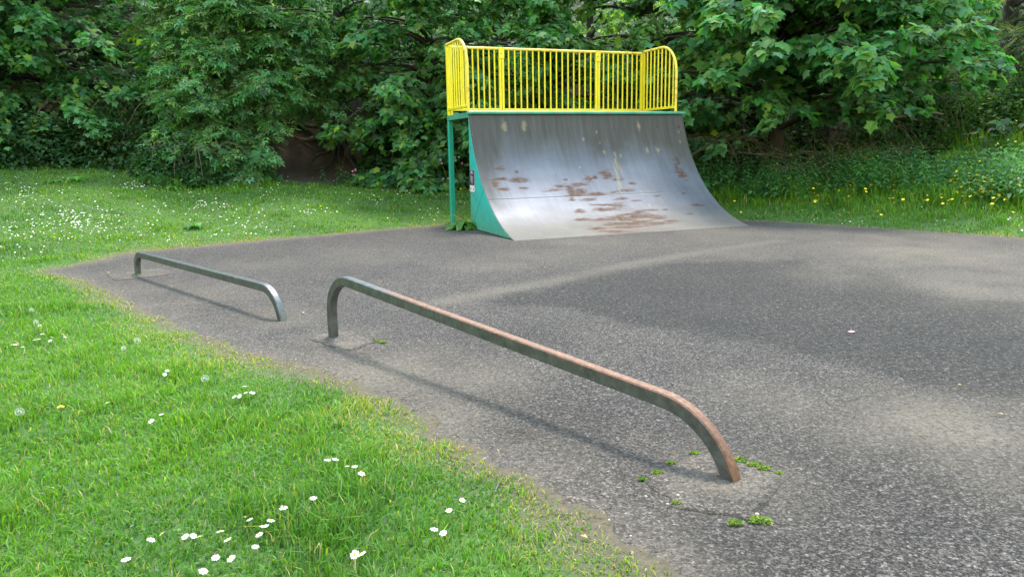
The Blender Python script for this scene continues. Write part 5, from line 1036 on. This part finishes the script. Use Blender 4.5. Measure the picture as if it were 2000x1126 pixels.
def rl(w, d): c_, s_ = math.cos(.37007), math.sin(.37007); return .05+c_*w-s_*d, 10.85+s_*w+c_*d
x, y = rl(-.10, 1.98); dock('dock_plant', 'dock weed with broad leaves growing at the back foot of the green side panel', x, y, 0, 17, .42, 3, az0=3.7, span=4.4, stems=6)
dock('dock_plant', 'small dock weed standing out on the lawn beyond the grey rail', -5.02, 11.884, float(ground_z(-5.02, 11.884)), 9, .22, 5, stems=1, tint=(.07, .19, .04))
for i, (x, y) in enumerate([(-8.6, 14.3), (-8.3, 14.5), (-6.6, 14.7)]): dock('dock_plant', ['low leafy weed in the upper lawn below the leftmost sycamore', 'leafy weed beside another below the leftmost sycamore', 'low leafy weed in the upper lawn below the elder'][i], x, y, float(ground_z(x, y)), 9, .24, 8+i)
# pink campion behind the ramp post
for k, (x, y, lab) in enumerate([(-1.30, 16.3, 'pink campion left of the gap behind the green post'), (-1.05, 16.45, 'pink campion seen between the green post and the side panel'), (-11.2, 15.0, 'pink campion under the leftmost sycamore'), (-3.55, 16.9, 'pink campion at the foot of the bare bank')]):
    z = float(ground_z(x, y)); root = empty('campion_plant', (x, y, z)); tag(root, lab, 'campion', 'pink campions at the wood edge')
    for j in range(5):
        h = g.uniform(.25, .8) if k < 2 else g.uniform(.12, .3); lx, ly = g.normal(0, .14), g.normal(-.05, .08)
        MB().tube([(0, 0, 0), (lx*.5, ly*.5, h*.6), (lx, ly, h)], [.003, .0025, .002], 5).build('stem', M['stalk'], root, True)
        f = MB()
        for q in range(5):
            a = 2*math.pi*q/5+j; f.add([(lx, ly-.01, h), (lx+.018*math.cos(a-.4), ly-.012, h+.018*math.sin(a-.4)), (lx+.022*math.cos(a), ly-.018, h+.022*math.sin(a)), (lx+.018*math.cos(a+.4), ly-.012, h+.018*math.sin(a+.4))], [(0, 1, 2, 3)])
        f.build('flower', M['pink'], root)

# ------------------------------------------------------------------ moss, twigs, litter on the tarmac
def moss(x, y, r, label, seed, flat=.4):
    g = np.random.default_rng(seed); n = 130; q = r*np.sqrt(g.random(n)); a = g.uniform(0, 6.28, n)
    r *= .8; P = np.stack([x+q*np.cos(a)*1.3, y+q*np.sin(a)*.8, .006+.5*flat*r*(1-(q/r)**2)*g.random(n)], -1)
    c = tints(n, (.10, .17, .025), .3, (.24, .26, .04), .3, g)
    o = scatter('moss_tuft', OVATE, P, g.normal(0, 1, (n, 3))+np.array([0, 0, .6]), np.array([0, -.2, 1])+g.normal(0, .5, (n, 3)), .014*g.uniform(.6, 1.4, n)*(r/.03)**.5, c, M['leaf'])
    tag(o, label, 'moss', 'moss tufts round the rail feet')
for i, (x, y, r, lab) in enumerate([(.935, 2.955, .030, 'largest moss tuft, right behind the near foot of the rusty rail'), (.985, 2.905, .026, 'moss tuft in the middle of the row behind the near rail foot'), (1.015, 2.868, .022, 'yellowish moss tuft at the end of the row behind the near rail foot'),
                                (.766, 2.422, .020, 'small yellow moss tuft at the front corner of the near patch'), (.857, 2.438, .030, 'green moss tuft next to a pebble at the front of the near patch'),
                                (.573, 2.844, .016, 'tiny green tuft in the left joint of the near patch'), (.651, 2.939, .014, 'tiny green tuft in the back left joint of the near patch'), (.505, 2.789, .013, 'tiny tuft at the left corner of the near patch'),
                                (.594, 2.581, .012, 'tiny sprig in the front left joint of the near patch'), (.773, 3.038, .016, 'moss speck hidden behind the bend of the rusty rail'),
                                (-.953, 5.087, .020, 'bright moss tuft beside the far foot of the rusty rail'), (-.899, 5.042, .022, 'second bright moss tuft at the tip of the far patch'), (-4.16, 8.23, .028, 'small grass tuft at the far foot of the grey rail'), (1.06, 2.82, .012, 'dry moss speck at the right corner of the near patch')]):
    moss(x, y, r, lab, 200+i)
def twig(x, y, L_, a, label, r=.003):
    p = [(x+(t-.5)*L_*math.cos(a)+.02*L_*math.sin(9*t), y+(t-.5)*L_*math.sin(a)+.06*L_*math.sin(4*t), .012+.01*t) for t in np.linspace(0, 1, 7)]
    o = MB().tube(p, [r*(1-.5*t) for t in np.linspace(0, 1, 7)], 5).build('twig', M['twig'], None, True)
    s = MB().tube([p[3], (p[3][0]+.12*L_, p[3][1]+.16*L_, .016)], [r*.6, r*.3], 4).build('side_twig', M['twig'], o, True); tag(o, label, 'twig', 'twigs on the tarmac')
twig(.013, 3.327, .085, .05, 'thin twig lying below the middle of the rusty rail'); twig(-.063, 2.756, .10, 1.3, 'twig lying at the lawn edge near the daisies'); twig(-.152, 6.146, .16, .7, 'twig on the tarmac beyond the rusty rail')
twig(2.407, 7.712, .14, .4, 'thin twig far out on the coarse tarmac'); twig(-.95, 4.70, .10, -.5, 'pale twig near the far foot of the rusty rail', .002); twig(.33, 2.67, .07, -.4, 'pale twig at the front left of the near patch', .002)
def litter_leaf(x, y, s, a, label):
    P, T_ = OVATE; c_, s_ = math.cos(a), math.sin(a)
    V = np.stack([x+s*(P[:, 0]*c_-P[:, 1]*s_), y+s*(P[:, 0]*s_+P[:, 1]*c_), .012+s*(.25*np.abs(P[:, 0])+.35*P[:, 1]*(1-P[:, 1]))], -1)
    o = MB().add([tuple(v) for v in V], [tuple(t) for t in T_]).build('fallen_leaf', M['dead_leaf'], None); tag(o, label, 'leaf', 'dead leaves on the tarmac')
for x, y, s, a, lab in [(2.349, 3.416, .030, .6, 'tan dead leaf near the right edge of the tarmac'), (-1.635, 4.923, .022, 2, 'reddish dead leaf between lawn and far rail foot'), (-1.317, 7.464, .03, 1, 'orange dead leaf beyond the rusty rail'),
                        (-.509, 4.968, .02, 3, 'small dead leaf below the rusty rail near its high end'), (2.401, 3.888, .025, 4, 'curled dead leaf on the coarse tarmac'), (-.9, 13.55, .06, .2, 'pale dead leaf at the foot of the green post'), (.24, 2.33, .03, .9, 'reddish dead leaf at the lawn edge in front')]:
    litter_leaf(x, y, s, a, lab)
def pebble(x, y, r, label, seed):
    g = np.random.default_rng(seed); rings = []
    for ph in (-.9, -.3, .35, .95): rings.append([(x+r*math.cos(ph)*math.cos(t)*g.uniform(.8, 1.15), y+r*math.cos(ph)*math.sin(t)*g.uniform(.8, 1.15), .008+r*.7*(1+math.sin(ph))) for t in np.linspace(0, 6.2832, 9)[:-1]])
    tag(MB().rings(rings).build('pebble', M['stone'], None, True), label, 'pebble', 'loose pebbles on the tarmac')
for i, (x, y, r, lab) in enumerate([(.857, 2.47, .008, 'pale pebble on the moss at the front of the near patch'), (.49, 2.625, .006, 'grey pebble left of the near patch'), (.612, 2.631, .006, 'white pebble on the left of the near patch'), (.559, 2.561, .006, 'pebble by the front left joint of the near patch'),
                                    (.387, 2.337, .005, 'tan pebble in the bottom foreground'), (.329, 2.451, .005, 'small pebble between near patch and lawn'), (-4.55, 8.36, .012, 'black pebble left of the far foot of the grey rail'), (-1.72, 6.03, .010, 'dark pebble right of the grey rail near foot')]): pebble(x, y, r, lab, 300+i)
pk = MB(); pk.add([(2.36, 5.09, .006), (2.385, 5.087, .008), (2.388, 5.105, .014), (2.362, 5.108, .012)], [(0, 1, 2, 3)]); pk.tube([(2.35, 5.10, .008), (2.375, 5.105, .012), (2.40, 5.098, .008)], [.004, .005, .003], 6)
tag(pk.build('plastic_scrap', M['pink_plastic'], None, True), 'bright pink scrap of plastic lying on the coarse tarmac', 'litter')
# dry crumbs and clippings along the tarmac's edge
g = np.random.default_rng(91); n = 9000; P = []
x = g.uniform(-6.5, 2.0, n*6); y = g.uniform(1.0, 13.5, n*6); s = sd(x, y); k = (s > -.22) & (s < .05) & (g.random(n*6) < np.exp(-np.abs(s+.0)*16)) & (far_d(x, y) < .5); x, y = x[k][:n], y[k][:n]; m = len(x)
o = scatter('dry_clippings', LANCE, np.stack([x, y, np.maximum(ground_z(x, y), -.008)+.010+.01*g.random(m)], -1), np.stack([g.normal(0, 1, m), g.normal(0, 1, m), g.normal(0, .15, m)], -1), np.array([0, 0, 1.0])+g.normal(0, .3, (m, 3)), g.uniform(.008, .028, m), tints(m, (.22, .16, .085), .35, (.10, .06, .03), .35, g), M['grass'])
tag(o, 'dry grass clippings and crumbs along the tarmac edge', kind='stuff')
n = 900; x = g.uniform(-5, 7, n*3); y = g.uniform(1.3, 13, n*3); k = (sd(x, y) < -.1) & (g.random(n*3) < np.clip(.12+fbm(x*1.1+3, y*1.1+3, 93)*1.5-.6, .04, 1)); x, y = x[k][:n], y[k][:n]; m = len(x)
ok = ~((np.abs(x-2.0) < 3.2) & (y > 10.8)); x, y = x[ok], y[ok]; m = len(x)
o = scatter('debris', LANCE, np.stack([x, y, .008+.006*g.random(m)], -1), np.stack([g.normal(0, 1, m), g.normal(0, 1, m), g.normal(0, .2, m)], -1), np.array([0, 0, 1.0])+g.normal(0, .4, (m, 3)), g.uniform(.008, .024, m)*g.uniform(.6, 1.3, m), tints(m, (.09, .065, .04), .5, (.26, .21, .14), .35, g), M['grass'])
tag(o, 'tiny bits of dry leaf and stalk strewn over the tarmac', kind='stuff')
